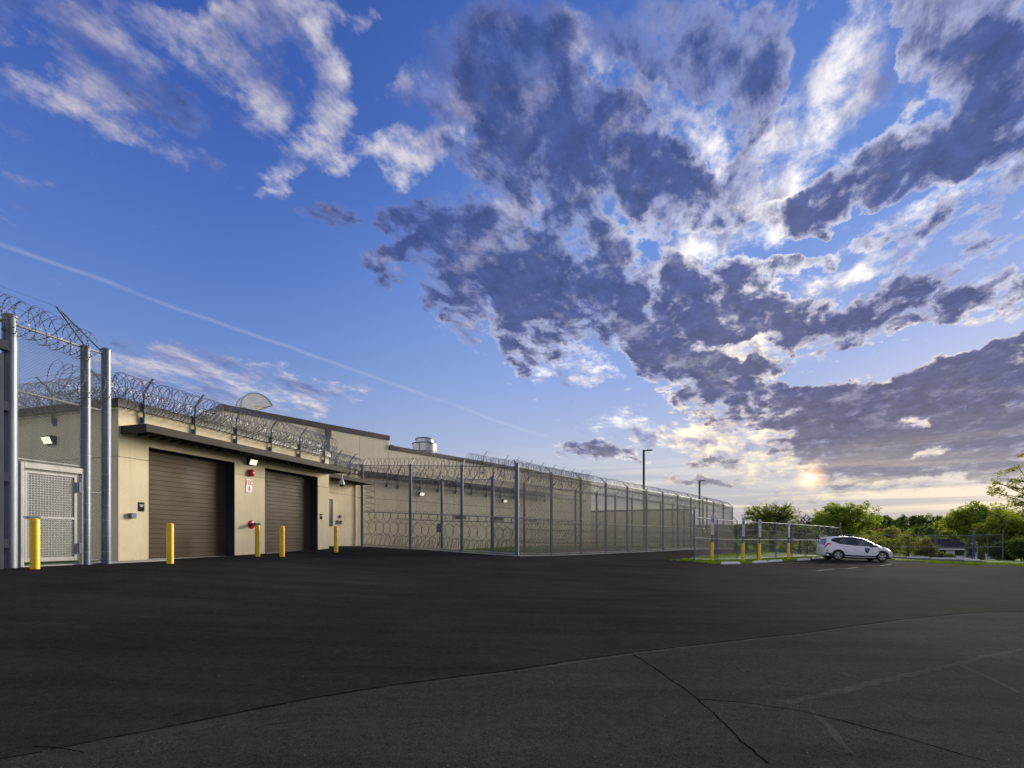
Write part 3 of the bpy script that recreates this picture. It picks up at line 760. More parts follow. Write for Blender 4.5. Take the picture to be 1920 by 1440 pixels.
# recessed entrance wing
XR0, XR1, YR = LEN + 0.002, 14.82, 1.59
def rcore(b):
    b.box((XR0, YR + .02, -0.4), (XR1 - .02, YR + 5, ZT))
part('wall', gar, M['joint'], rcore)
xj = 13.62
wx0, wx1, wz0, wz1 = 11.2, 12.50, 1.38, 2.88
def recess_panels():
    bx('wall_panel', (XR0, YR, -0.4), (wx0, YR + .018, ZJ - g), 'stucco')
    bx('wall_panel', (wx1, YR, -0.4), (xj - g, YR + .018, ZJ - g), 'stucco')
    bx('wall_panel', (wx0, YR, -0.4), (wx1, YR + .018, wz0), 'stucco'); bx('wall_panel', (wx0, YR, wz1), (wx1, YR + .018, ZJ - g), 'stucco')
    bx('wall_panel', (xj + g, YR, -0.4), (XR1, YR + .018, ZJ - g), 'stucco')
    bx('wall_panel', (XR0, YR, ZJ + g), (xj - g, YR + .018, ZT - .001), 'stucco'); bx('wall_panel', (xj + g, YR, ZJ + g), (XR1, YR + .018, ZT - .001), 'stucco')
    bx('wall_panel', (XR1 - .018, YR + .0185, -0.4), (XR1 + .001, YR + 5, ZT - .001), 'stucco')
recess_panels()
bx('coping', (XR0, YR - .05, ZT), (XR1 + .05, YR + .3, 5.02), 'cap')
win = bx('window', (wx0 + .06, YR + .006, wz0 + .06), (wx1 - .06, YR + .016, wz1 - .06), 'glass')
def wf(b):
    b.box((wx0, YR - .012, wz0), (wx0 + .06, YR + .019, wz1)); b.box((wx1 - .06, YR - .012, wz0), (wx1, YR + .019, wz1))
    b.box((wx0 + .06, YR - .012, wz0), (wx1 - .06, YR + .019, wz0 + .06)); b.box((wx0 + .06, YR - .012, wz1 - .06), (wx1 - .06, YR + .019, wz1)); b.box(((wx0+wx1)/2 - .03, YR - .01, wz0 + .06), ((wx0+wx1)/2 + .03, YR + .005, wz1 - .06))
part('frame', win, M['jamb'], wf)
can2 = canopy(gar, LEN + 0.3, 14.80, YR - .002, 4.12, th=0.22)
LOCAL = lambda x, y, z: GB + UX * x - NX * y + Vector((0, 0, z))
ROT = (0, 0, math.radians(73))

# ---- things on the front wall
def onwall(name, x, y, z, rotz=73.0):
    return empty(name, LOCAL(x, y, z), math.radians(rotz))
def wall_light(loc, rotz, label, w=0.42, h=0.28, lit=True):
    """wall pack: sloped housing with a lit lens facing down and out; local -y points out of the wall"""
    t = empty('wall_light', loc, rotz); tag(t, label, 'wall light', 'lit floodlights on the walls')
    b = MB(); hw = w / 2
    prof = [(0, -h/2), (0, h/2), (-0.16, h/2), (-0.20, h/2 - 0.03), (-0.10, -h/2)]
    b.prism(prof, -hw, hw, lambda u, v, s: (s, u, v)); b.build('housing', M['black'], t, fix=True, bevel=0.01)
    l = MB(); p0, p1 = Vector((0, -0.197, h/2 - 0.05)), Vector((0, -0.108, -h/2 + 0.015)); n = Vector((0, -0.9, -0.4)).normalized() * 0.012
    vs = [Vector((s * (hw - .03), p.y, p.z)) + n * k for k in (0, 1) for s, p in ((-1, p0), (1, p0), (1, p1), (-1, p1))]
    l.add(vs, [(0,1,2,3),(7,6,5,4),(0,4,5,1),(1,5,6,2),(2,6,7,3),(3,7,4,0)]); l.build('lens', M['lamp'], t, fix=True)
    return t
wall_light(LOCAL(5.12, -0.002, 3.80), ROT[2], 'black floodlight with lit lens above the red bell between the garage doors', 0.40, 0.26)
wall_light(LOCAL(-0.003, 2.95, 3.88), math.radians(73 - 90), 'black floodlight with lit lens on the grey side wall behind the gate fence', 0.44, 0.27)

bell = onwall('alarm_bell', 5.13, -0.002, 3.36); tag(bell, 'red round alarm bell on the pier above the FDC sign', 'alarm bell')
Mx = Matrix.Rotation(math.radians(90), 4, 'X')
part('base_box', bell, M['red'], lambda b: b.box((-.07, -.05, -.07), (.07, 0, .07)), bevel=.006)
part('gong', bell, M['red'], lambda b: b.lathe([(0.15, 0.05), (0.148, 0.075), (0.13, 0.105), (0.08, 0.13), (0.0, 0.14)], 24, M=Mx), smooth=True)
part('cap', bell, M['white'], lambda b: b.lathe([(0.03, 0.138), (0.03, 0.15), (0.0, 0.155)], 12, M=Mx), smooth=True)

def stroke(b, pts, w, y0=-0.004, y1=-0.0005):
    """flat lettering stroke in the x,z plane"""
    for (x0, z0), (x1, z1) in zip(pts, pts[1:]):
        dx_, dz_ = x1 - x0, z1 - z0; l = math.hypot(dx_, dz_); nx, nz = -dz_ / l * w / 2, dx_ / l * w / 2
        ex, ez = dx_ / l * w * .35, dz_ / l * w * .35
        q = [(x0 - ex + nx, z0 - ez + nz), (x1 + ex + nx, z1 + ez + nz), (x1 + ex - nx, z1 + ez - nz), (x0 - ex - nx, z0 - ez - nz)]
        b.prism(q, y0, y1, lambda u, v, t: (u, t, v))
fdc = onwall('fdc_sign', 5.06, -0.004, 2.83); tag(fdc, 'white sign reading FDC in red above a red arrow pointing down', 'sign')
part('panel', fdc, M['signwhite'], lambda b: b.box((-.18, -.006, -.28), (.18, 0, .28)), bevel=.002)
def bor(b):
    for a, c in (((-.178, -.278), (.178, -.262)), ((-.178, .262), (.178, .278)), ((-.178, -.262), (-.162, .262)), ((.162, -.262), (.178, .262))):
        b.box((a[0], -.0085, a[1]), (c[0], -.0062, c[1]))
part('border', fdc, M['red'], bor)
def let(b):
    zt, zb = .225, .03; w = .036
    y0, y1 = -.0095, -.0062
    stroke(b, [(-.135, zb), (-.135, zt)], w, y0, y1); stroke(b, [(-.117, zt - .016), (-.065, zt - .016)], w*.9, y0 + .0002, y1); stroke(b, [(-.117, .133), (-.075, .133)], w*.9, y0 + .0002, y1)
    stroke(b, [(-.035, zb), (-.035, zt)], w, y0, y1); stroke(b, [(-.02, zt - .014), (.012, zt - .018), (.032, zt - .06), (.032, zb + .06), (.012, zb + .018), (-.02, zb + .014)], w*.9, y0 + .0002, y1)
    stroke(b, [(.14, zt - .045), (.122, zt - .016), (.095, zt - .016), (.078, zt - .055), (.078, zb + .055), (.095, zb + .016), (.122, zb + .016), (.14, zb + .045)], w*.9, y0, y1)
part('lettering', fdc, M['red'], let)
part('arrow', fdc, M['red'], lambda b: b.prism([(-.035, -.02), (.035, -.02), (.035, -.13), (.085, -.13), (0, -.225), (-.085, -.13), (-.035, -.13)], -.0095, -.0062, lambda u, v, t: (u, t, v)), fix=True)

fi = onwall('fire_department_inlet', 5.17, -0.002, 1.28); tag(fi, 'red flanged fire department inlet with two grey capped hose couplings', 'fire inlet')
part('flange', fi, M['red'], lambda b: b.lathe([(0.17, 0), (0.17, 0.02), (0.15, 0.035), (0.07, 0.045), (0.07, 0.05), (0, .05)], 24, M=Mx), smooth=True)
part('pipe', fi, M['galv_d'], lambda b: b.lathe([(0.065, 0.05), (0.065, 0.16), (0.085, 0.16), (0.085, 0.2), (0.06, 0.2), (0, 0.2)], 16, M=Mx), smooth=True)
for s in (-1, 1):
    def cp(b, s=s):
        R_ = Matrix.Translation((s * .05, -.17, 0)) @ Matrix.Rotation(math.radians(90), 4, 'X') @ Matrix.Rotation(math.radians(28 * s), 4, 'Y')
        b.lathe([(0.045, 0), (0.045, 0.10), (0.065, 0.10), (0.065, 0.15), (0.05, 0.165), (0, 0.165)], 14, M=R_)
        b.box((s*.12 - .02, -.36, -.012), (s*.12 + .02, -.30, .012))
    part('coupling', fi, M['greybox'], cp, smooth=True)
part('chain', fi, M['galv_d'], lambda b: b.tube([(-.02, -.03, -.12), (-.03, -.06, -.25), (.03, -.12, -.33), (.12, -.2, -.30), (.14, -.28, -.16), (.13, -.3, -.05)], .006, 5))

def plaque(x, z, w, h, label, y=-0.003):
    t = onwall('room_plaque', x, y, z); tag(t, label, 'plaque')
    part('plate', t, M['plaque'], lambda b: b.box((-w/2, -.012, -h/2), (w/2, 0, h/2)), bevel=.002)
    def tx(b):
        xx = -w * .32
        for i, d in enumerate((.1, .16, .13, .18)): 
            b.box((xx, -.0135, h * .15), (xx + w * d, -.0121, h * .24)); xx += w * (d + .035)
        xx = -w * .26
        for i, d in enumerate((.12, .1, .2)):
            b.box((xx, -.0135, h * .02), (xx + w * d, -.0121, h * .09)); xx += w * (d + .04)
    part('lettering', t, M['white'], tx)
plaque(0.70, 1.72, 0.19, 0.29, 'dark room plaque with tiny white lettering left of the nearer garage door')
plaque(9.47, 1.78, 0.17, 0.27, 'small dark plaque on the narrow pier right of the farther garage door')
b1 = onwall('junction_box', 0.39, -0.003, 1.42); tag(b1, 'small grey box on the pier left of the nearer garage door', 'wall box')
part('housing', b1, M['greybox'], lambda b: b.box((-.085, -.11, -.08), (.085, 0, .08)), bevel=.008)
part('cover', b1, M['galv_d'], lambda b: b.box((-.07, -.114, -.065), (.07, -.1105, .065)))
for (x, z, w, h, mt, lab) in ((12.9, 1.62, .12, .22, 'greybox', 'slim grey card reader on the recessed entrance wall'), (13.15, 1.95, .16, .17, 'greybox', 'upper grey intercom box on the recessed entrance wall'), (13.2, 1.62, .14, .2, 'black', 'lower black intercom box on the recessed entrance wall')):
    t = onwall('intercom_box', x, YR - .002, z); tag(t, lab, 'wall box')
    part('housing', t, M[mt], lambda b: b.box((-w/2, -.07, -h/2), (w/2, 0, h/2)), bevel=.006)
    part('screen', t, M['glass'], lambda b: b.box((-w*.3, -.0725, h*.05), (w*.3, -.0705, h*.35)))
# dome camera
dc = empty('dome_camera', LOCAL(LEN - .05, -0.78, 3.93)); tag(dc, 'white pendant dome security camera hanging from the end of the long canopy', 'camera')
part('stem', dc, M['white'], lambda b: b.tube([(0, 0, 0), (0, 0, -.3)], .035, 10), smooth=True)
part('shroud', dc, M['white'], lambda b: b.lathe([(0.0, -.28), (.05, -.28), (.10, -.36), (.135, -.47), (.14, -.56), (.12, -.57), (0.0, -.57)][::-1], 20), smooth=True)
part('dome', dc, M['glass'], lambda b: b.lathe([(.11, -.571), (.10, -.62), (.06, -.66), (0, -.675)][::-1], 18), smooth=True)

# lightning rods
def rod(p, h, label, parent=None):
    t = empty('lightning_rod', p); tag(t, label, 'lightning rod', 'lightning rods on the roofs')
    part('rod', t, M['galv_d'], lambda b: b.tube([(0, 0, 0), (0, 0, h)], [.010, .004], 5))
    part('base', t, M['galv_d'], lambda b: b.lathe([(.05, 0), (.05, .03), (.02, .05), (0, .05)], 8))
rod(LOCAL(.35, .2, 5.02), .95, 'thin lightning rod at the near left corner of the garage roof')
rod(LOCAL(.2, 5.2, 5.02), .8, 'thin lightning rod seen through the gate fence on the garage roof')

# ================================================================= high hall behind, low wing in front of it
V = Vector((0.643, 0.766, 0)).normalized(); NV = Vector((0.766, -0.643, 0)).normalized()
def hall_frame(name, origin, label):
    t = empty(name, origin, math.atan2(V.y, V.x)); tag(t, label, 'building'); return t
# local: x along V, y = -NV (inwards)
HO = Vector((-17.35, 30.0, CAM_H - 0.5))
hall = hall_frame('main_hall', HO, 'tall cream precast hall stepping down to a lower roof behind the fences')
Lh1, Lh = 12.0, 42.3
z1, z2 = 8.55, 7.81
def hallcore(b):
    b.box((0.03, .03, -1), (Lh1, 18, z1 - .37)); b.box((Lh1, .03, -1.0), (Lh - .03, 18, z2 - .34))
part('wall', hall, M['joint'], hallcore)
def panels(parent, xs, zs, y, mat, th=0.028):
    gg = 0.012
    for a, c in zip(xs, xs[1:]):
        for p, q in zip(zs, zs[1:]):
            part('wall_panel', parent, M[mat], lambda b: b.box((a + gg, y, p + gg), (c - gg, y + th, q - gg)))
panels(hall, [-.02, 3.4, 7.0, 9.4, 12.0], [-1.0, 3.1, z1 - .36], 0, 'stucco2')
panels(hall, [12.0, 16.0, 20, 24, 28, 32, 36, 39.5, Lh + .02], [-1.0, 3.1, z2 - .33], 0, 'stucco2')
part('wall_panel', hall, M['stucco2'], lambda b: b.box((-.0, .03, -1), (.028, 18, z1 - .37)))
part('wall_panel', hall, M['stucco2'], lambda b: b.box((Lh - .028, .03, -1), (Lh + .01, 18, z2 - .34)))
part('wall_panel', hall, M['stucco2'], lambda b: b.box((Lh1 - .02, .03, z2 - .33), (Lh1 + .02, 18, z1 - .37)))
def hc(b):
    t = .06
    b.box((-t, -t, z1 - .36), (Lh1 + t, .3, z1)); b.box((-t, .3, z1 - .36), (.3, 18, z1)); b.box((Lh1 - .3, .3, z1 - .36), (Lh1 + t, 18, z1))
    b.box((Lh1 + t + .002, -t, z2 - .33), (Lh + t, .3, z2)); b.box((Lh - .3, .3, z2 - .33), (Lh + t, 18, z2))
    b.box((Lh1 + t + .002, -t - .02, z2 - .33), (Lh1 + .45, -t - .002, z2 + .05))
part('coping', hall, M['cap'], hc)
part('flat_roof', hall, M['roofmem'], lambda b: (b.box((.31, .31, z1 - .5), (Lh1 - .31, 17.9, z1 - .34)), b.box((Lh1 + .08, .31, z2 - .45), (Lh - .31, 17.9, z2 - .3))))
def dsp(b):
    b.box((6.62, -.16, z1 - .9), (7.02, -.062, z1 - .34)); b.box((6.72, -.13, 0), (6.92, -.002, z1 - .9))
part('downspout', hall, M['cap'], dsp)
HL = lambda x, y, z: HO + V * x - NV * y + Vector((0, 0, z))

LO = Vector((-8.0, 33.6, 0)) - V * 3.6; LO.z = CAM_H - 0.5
wing = hall_frame('cell_wing', LO, 'low cream wing with bronze coping along the yard in front of the tall hall')
zl = 4.83; Lw = 27.9
part('wall', wing, M['joint'], lambda b: b.box((.03, .03, -1.0), (Lw - .03, 4.86, zl - .4)))
panels(wing, [0, 2.2, 5.6, 9.2, 12.8, 16.4, 20, 23.6, Lw + .01], [-1.0, 3.1, zl - .39], 0, 'stucco2')
part('wall_panel', wing, M['stucco2'], lambda b: b.box((Lw - .02, .03, -1), (Lw + .01, 4.86, zl - .4)))
part('coping', wing, M['cap'], lambda b: (b.box((-.5, -.05, zl - .39), (Lw + .05, .3, zl)), b.box((Lw - .3, .3, zl - .39), (Lw + .05, 4.85, zl))))
part('flat_roof', wing, M['roofmem'], lambda b: b.box((0, .31, zl - .4), (Lw - .31, 4.85, zl - .33)))
WL = lambda x, y, z: LO + V * x - NV * y + Vector((0, 0, z))
for x in (9.9, 14.3, 18.9):
    def lv(b, x=x):
        b.box((x - .55, -.03, 2.02), (x + .55, -.002, 2.05)); b.box((x - .55, -.03, 2.25), (x + .55, -.002, 2.28))
        for k in range(4): b.beam((x - .55, -.02, 2.08 + k * .045), (x + .55, -.02, 2.08 + k * .045), .03, .02)
    part('louvre', wing, M['soffit'], lv)
rzV = math.atan2(V.y, V.x)
def wx(px):      # distance along the wing wall of a measured bearing
    xn = (px - 960) / FPX
    # LO + V s on the ray (xn, 1)
    return (xn * LO.y - LO.x) / (V.x - xn * V.y)
def hx(px):
    xn = (px - 960) / FPX; return (xn * HO.y - HO.x) / (V.x - xn * V.y)
wall_light(WL(wx(789), -.002, 3.66), rzV, 'small lit floodlight on the low wing wall, nearer of the two seen through the mesh', 0.45, 0.26)
wall_light(WL(wx(945), -.002, 3.68), rzV, 'small lit floodlight on the low wing wall, farther of the two seen through the mesh', 0.48, 0.28)
wall_light(HL(hx(581) , -.002, 6.75), rzV, 'small lit floodlight high on the tall hall behind the razor wire', 0.5, 0.3)
for i, px in enumerate((471, 601, 702, 931)):
    x = hx(px); zt_ = z1 if x < Lh1 else z2
    rod(HL(x, .12, zt_), .9, ('thin lightning rod on the tall roof beside the curved duct', 'thin lightning rod on the tall roof above the downspout', 'thin lightning rod near the step of the hall roof', 'thin lightning rod on the lower hall roof right of the drum fan')[i])
rod(WL(wx(682), .12, zl), 1.3, 'thin lightning rod on the low wing roof beside the first fence post')
rod(HL(hx(1100), .12, z2), 1.2, 'thin lightning rod near the far end of the hall roof')

# gooseneck duct
gd = empty('gooseneck_duct', at(478, 769, 37.5), math.radians(48)); tag(gd, 'shiny curved sheet metal gooseneck duct on the tall hall roof', 'roof duct')
def duct(b):
    n = 14; r0, r1, hw = 0.28, 1.16, 0.50; a0, a1 = math.radians(205), math.radians(22); vs = []; fs = []
    for i in range(n + 1):
        a = a0 + (a1 - a0) * i / n
        for r in (r0, r1):
            for y in (-hw, hw): vs.append((r * math.cos(a), y, r * math.sin(a)))
    for i in range(n):
        o = 4 * i
        fs += [(o, o+4, o+6, o+2), (o+1, o+3, o+7, o+5), (o+2, o+6, o+7, o+3), (o, o+1, o+5, o+4)]
    b.add(vs, fs); b.box((-r1, -hw, -2.2), (-r0, hw, -.56))
part('duct_bend', gd, M['steel'], duct)
def seams(b):
    n = 14; a0, a1 = math.radians(205), math.radians(22)
    for y in (-.51, .51):
        b.tube([(1.165 * math.cos(a0 + (a1-a0)*i/n), y, 1.165 * math.sin(a0 + (a1-a0)*i/n)) for i in range(n + 1)], .022, 5)
        b.tube([(.28 * math.cos(a1), y, .28 * math.sin(a1)), (1.165 * math.cos(a1), y, 1.165 * math.sin(a1))], .02, 5)
part('seam', gd, M['galv_d'], seams)
# drum fan
df = empty('drum_fan', at(796, 852, 48)); tag(df, 'round white metal drum fan housing on the lower hall roof', 'roof fan')
part('lower_drum', df, M['steel_w'], lambda b: b.lathe([(1.0, -1.8), (1.0, .12), (1.12, .25), (1.14, .95), (1.17, .95), (1.17, 1.02), (.0, 1.02)], 36), smooth=True)
part('upper_drum', df, M['steel_w'], lambda b: b.lathe([(.86, 1.02), (.86, 1.42), (.80, 1.52), (.3, 1.60), (0, 1.62)], 36), smooth=True)
part('rim', df, M['galv_d'], lambda b: (b.lathe([(1.172, .93), (1.20, .95), (1.20, 1.0), (1.172, 1.02)], 36), b.lathe([(.862, 1.38), (.89, 1.40), (.89, 1.45), (.84, 1.47)], 36), b.beam((-.3, -1.15, .2), (-.3, -1.15, 1.0), .03, .03)))
part('ladder', df, M['galv_d'], lambda b: b.tube([(1.18, -.2, 1.0), (.9, -.2, 1.5)], .02, 5))
part('hatch', df, M['soffit'], lambda b: b.box((.66, -.98, .78), (.86, -.90, .88)))
for i in range(4):
    a = math.radians(45 + 90 * i)
    part('air_terminal', df, M['galv_d'], lambda b: b.tube([(.8 * math.cos(a), .8 * math.sin(a), 1.5), (.8 * math.cos(a), .8 * math.sin(a), 2.1)], [.014, .006], 5))

# far block beyond the fences
fbk = empty('far_block', Vector((13.2, 88, CAM_H - 1.4)), math.atan2(-6, 14.5)); tag(fbk, 'long low beige building far behind the fences beyond the hall', 'building')
part('wall', fbk, M['joint'], lambda b: b.box((.03, .03, -2), (17.0, 14, 6.0)))
panels(fbk, [0, 4, 8, 12, 17.03], [-2.0, 3.0, 6.02], 0, 'stucco2')
part('coping', fbk, M['cap'], lambda b: (b.box((-.05, -.05, 6.03), (17.08, .3, 6.3)), b.box((16.8, .3, 6.03), (17.08, 14, 6.3))))
wall_light(Vector((13.2, 88, CAM_H - 1.4)) + Vector((16.95 * .924, -16.95 * .3823, 4.4)), math.atan2(-6, 14.5) + math.radians(90), 'tiny wall light at the end of the far beige building')

# ================================================================= fences
def wire_mesh(name, panels_, pitch, r, mat, seg=0.7):
    """chain link: two sets of crossing wires over each panel (a, b bottom ends, height), real round-ish wire"""
    V_, F_ = [], []; base = 0
    for (a, b, z0a, z0b, h, lo, hi) in panels_:
        a = Vector(a); b = Vector(b); L = (b - a).length; t = (b - a) / L; nrm = Vector((-t.y, t.x, 0))
        H = hi - lo; st = pitch * math.sqrt(2)
        for sgn in (1, -1):
            k = -H + (st * 0.5)
            while k < L:
                # wire u = k + w (sgn=1) or u = k + H - w, w in 0..H
                w0 = max(0.0, -k); w1 = min(H, L - k)
                if w1 - w0 > 0.02:
                    n = max(1, int((w1 - w0) * 1.414 / seg))
                    pts = []
                    for i in range(n + 1):
                        w = w0 + (w1 - w0) * i / n; u = k + w; vv = lo + (w if sgn == 1 else H - w)
                        zb = z0a + (z0b - z0a) * u / L
                        pts.append((a.x + t.x * u, a.y + t.y * u, zb + vv))
                    q = t * (-sgn) * .707 + Vector((0, 0, .707))
                    offs = [nrm * r * sgn * .8 + nrm * r, nrm * r * sgn * .8 - nrm * r * .5 + q * r * .87, nrm * r * sgn * .8 - nrm * r * .5 - q * r * .87]
                    for p in pts:
                        for o in offs: V_.append((p[0] + o.x, p[1] + o.y, p[2] + o.z))
                    for i in range(n):
                        for c in range(3):
                            F_.append((base + 3*i + c, base + 3*i + (c+1) % 3, base + 3*i + 3 + (c+1) % 3, base + 3*i + 3 + c))
                    base += 3 * (n + 1)
                k += st
    me = bpy.data.meshes.new(name)
    me.vertices.add(len(V_)); me.vertices.foreach_set('co', np.array(V_, dtype=np.float32).ravel())
    F = np.array(F_, dtype=np.int32)
    me.loops.add(F.size); me.loops.foreach_set('vertex_index', F.ravel())
    me.polygons.add(len(F)); me.polygons.foreach_set('loop_start', np.arange(0, F.size, 4, dtype=np.int32))
    me.update(calc_edges=True); me.materials.append(mat)
    return me

def razor_mesh(name, path, r, pitch, seed=1, seg=20, wr=0.008, barb=True, flat=1.0, tilt=0.14, double=True, wrap=False, mat='razor'):
    """concertina coil about a path of points; loops lean to alternate sides and carry small blades"""
    rr = random.Random(seed); path = [Vector(p) for p in path]
    V_, F_ = [], []
    cum = [0.0]
    for a, b in zip(path, path[1:]): cum.append(cum[-1] + (b - a).length)
    Lt = cum[-1]
    def pos(s):
        s = min(max(s, 0), Lt)
        for i in range(len(path) - 1):
            if s <= cum[i+1] + 1e-9:
                f = (s - cum[i]) / max(cum[i+1] - cum[i], 1e-9); t = (path[i+1] - path[i]).normalized(); return path[i].lerp(path[i+1], f), t
        return path[-1], (path[-1] - path[-2]).normalized()
    n = int(Lt / pitch)
    for hand in ((1, -1) if double else (1,)):
        prev = None; tl = 0; tv = 0; rl = r; dz = 0
        for i in range(n):
            tl2 = tilt * hand * rr.uniform(.3, 1.5); tv2 = rr.uniform(-.12, .12); rl2 = r * rr.uniform(.90, 1.06); dz2 = rr.uniform(-.03, .03)
            for j in range(seg):
                f = j / seg; th = 2 * math.pi * f * hand
                T1 = tl + (tl2 - tl) * f; T2 = tv + (tv2 - tv) * f; R1 = rl + (rl2 - rl) * f; Z1 = dz + (dz2 - dz) * f
                s = (i + f) * pitch
                c, t = pos(s)
                up = Vector((0, 0, 1)); 
                if abs(t.z) > .8: up = Vector((0, 1, 0))
                sd_ = t.cross(up).normalized(); up2 = sd_.cross(t).normalized()
                cs, sn = math.cos(th), math.sin(th)
                if wrap:      # loops pressed flat against the fence
                    p = c + t * (R1 * cs) + up2 * (R1 * sn + Z1) + sd_ * (T1 * .5); radial = (t * cs + up2 * sn)
                else:
                    p = c + sd_ * (R1 * cs) + up2 * (R1 * sn * flat + Z1) + t * (T1 * sn + T2 * cs); radial = (sd_ * cs + up2 * sn)
                b = len(V_)
                w_ = wr
                V_.extend([tuple(p + radial * w_), tuple(p + t * w_ - radial * w_ * .5), tuple(p - t * w_ - radial * w_ * .5)])
                if prev is not None:
                    for k in range(3): F_.append((prev + k, prev + (k+1) % 3, b + (k+1) % 3, b + k))
                if barb and prev is not None:
                    q = Vector(V_[prev]); d = (p - q).normalized(); m = p
                    e = len(V_); bw = 0.022 if barb is True else barb
                    V_.extend([tuple(m - d * .03), tuple(m + t * bw + radial * .004), tuple(m + d * .03), tuple(m - t * bw - radial * .004)])
                    F_.append((e, e+1, e+2, e+3))
                prev = b
            tl, tv, rl, dz = tl2, tv2, rl2, dz2
    me = bpy.data.meshes.new(name); me.from_pydata(V_, [], F_); me.materials.append(M[mat]); me.update()
    return me
def coil(parent, path, r, pitch, name='razor_coil', **kw):
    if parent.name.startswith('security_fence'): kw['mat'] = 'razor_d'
    o = link(name, razor_mesh(name, path, r, pitch, **kw), parent)
    return o

def zg(p, up=0.0): return Vector((p.x, p.y, gz(p.x, p.y) + up))
def post_mesh(name, h, r, mat, n=14, cap=True, below=0.3):
    b = MB(); b.lathe([(r, -below), (r, h - (.02 if cap else 0))] + ([(r * 1.08, h - .02), (r * 1.08, h + .01), (r * .8, h + .045), (0, h + .055)] if cap else [(0, h)]), n)
    return b.mesh(name, mat, smooth=True)

def security_fence(name, label, nodes, H, railz, mats, r=0.085, arm_side=None, rail_mat='rail', coils=(), seed=1, pitch=.05, wr=.0050, wmat='wire_d', mesh_range=None, braces=False, arm_len=.62, skip_first=False, corner=None):
    f = empty(name, zg(nodes[0])); tag(f, label, 'fence')
    org = f.location.copy()
    pm_ = post_mesh('post', H, r, M[mats]); pmc = post_mesh('post', H + .12, r * 1.35, M[mats])
    for i, p in enumerate(nodes):
        if skip_first and i == 0: continue
        o = link('post', pmc if (corner and i in corner) else pm_, f, zg(p) - org)
        if arm_side is not None:
            s = arm_side[i]
            ab = MB(); ab.beam((0, 0, H - .02), Vector((s.x, s.y, 0)) * arm_len * .72 + Vector((0, 0, H + arm_len * .66)), .05, .04)
            ab.build('arm', M[mats], f, loc=zg(p) - org)
    for i, (a, b) in enumerate(zip(nodes, nodes[1:])):
        za, zb = gz(a.x, a.y), gz(b.x, b.y)
        for rz_ in railz:
            rb = MB(); rb.tube([(a.x, a.y, za + rz_), (b.x, b.y, zb + rz_)], .03, 8)
            o = rb.build('rail', M[rail_mat], f, smooth=True); o.location = -org
        lo, hi = mesh_range or (0.04, H - .04)
        t = (b - a).normalized(); off = Vector((t.y, -t.x, 0)) * (r + .004) 
        me_ = wire_mesh('chain_link_mesh', [(a + off, b + off, za, zb, H, lo, hi)], pitch, wr * (.42 if abs((b - a).normalized().dot(d1)) > .9 else 1), M[wmat])
        o = link('chain_link_mesh', me_, f, -org)
        if braces and i:
            bb = MB(); bb.tube([(a + (b - a) * .35).to_tuple()[:2] + (za + H - .1,), (b.x, b.y, zb + H - 1.5)], .014, 5)
            o = bb.build('brace_rod', M['galv_d'], f, loc=-org)
    return f, org

n1 = Vector((-d1.y, d1.x, 0))       # pointing inwards (away from the camera) off the front run
if n1.y < 0: n1 = -n1
n2 = Vector((-d2.y, d2.x, 0))
front = [P0.lerp(P3, i / 3) for i in range(4)]
side = [P3.lerp(P15, i / 12) for i in range(1, 13)]
outer = front + side
mitre = (n1 + n2).normalized()
arms = [n1] * 3 + [mitre * 1.1] + [n2] * 12
oh = 4.9
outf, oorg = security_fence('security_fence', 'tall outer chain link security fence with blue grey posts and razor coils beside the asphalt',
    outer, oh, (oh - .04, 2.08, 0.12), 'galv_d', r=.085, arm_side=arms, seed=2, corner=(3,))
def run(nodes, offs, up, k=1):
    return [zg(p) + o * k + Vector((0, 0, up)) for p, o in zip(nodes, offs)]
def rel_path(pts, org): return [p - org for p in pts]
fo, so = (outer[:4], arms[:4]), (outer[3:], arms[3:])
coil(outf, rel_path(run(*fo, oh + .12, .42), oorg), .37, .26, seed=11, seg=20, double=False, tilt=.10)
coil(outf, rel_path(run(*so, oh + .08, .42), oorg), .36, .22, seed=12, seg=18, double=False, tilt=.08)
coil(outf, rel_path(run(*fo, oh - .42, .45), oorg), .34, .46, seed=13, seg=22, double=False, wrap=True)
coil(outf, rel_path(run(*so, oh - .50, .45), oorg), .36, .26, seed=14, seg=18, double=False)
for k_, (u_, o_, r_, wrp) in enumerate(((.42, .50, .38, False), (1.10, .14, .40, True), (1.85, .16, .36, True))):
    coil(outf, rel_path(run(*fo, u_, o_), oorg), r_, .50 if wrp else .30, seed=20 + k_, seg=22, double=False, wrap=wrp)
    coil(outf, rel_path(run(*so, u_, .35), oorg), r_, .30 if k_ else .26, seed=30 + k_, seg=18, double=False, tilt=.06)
# upright coil where the fence meets the wing
pv = P0 + d1 * .42 + n1 * .1; pv = zg(pv)
coil(outf, rel_path([pv + Vector((0, 0, 2.1)), pv + Vector((0, 0, 4.6))], oorg), .34, .36, seed=40, seg=22, double=False, tilt=.05)

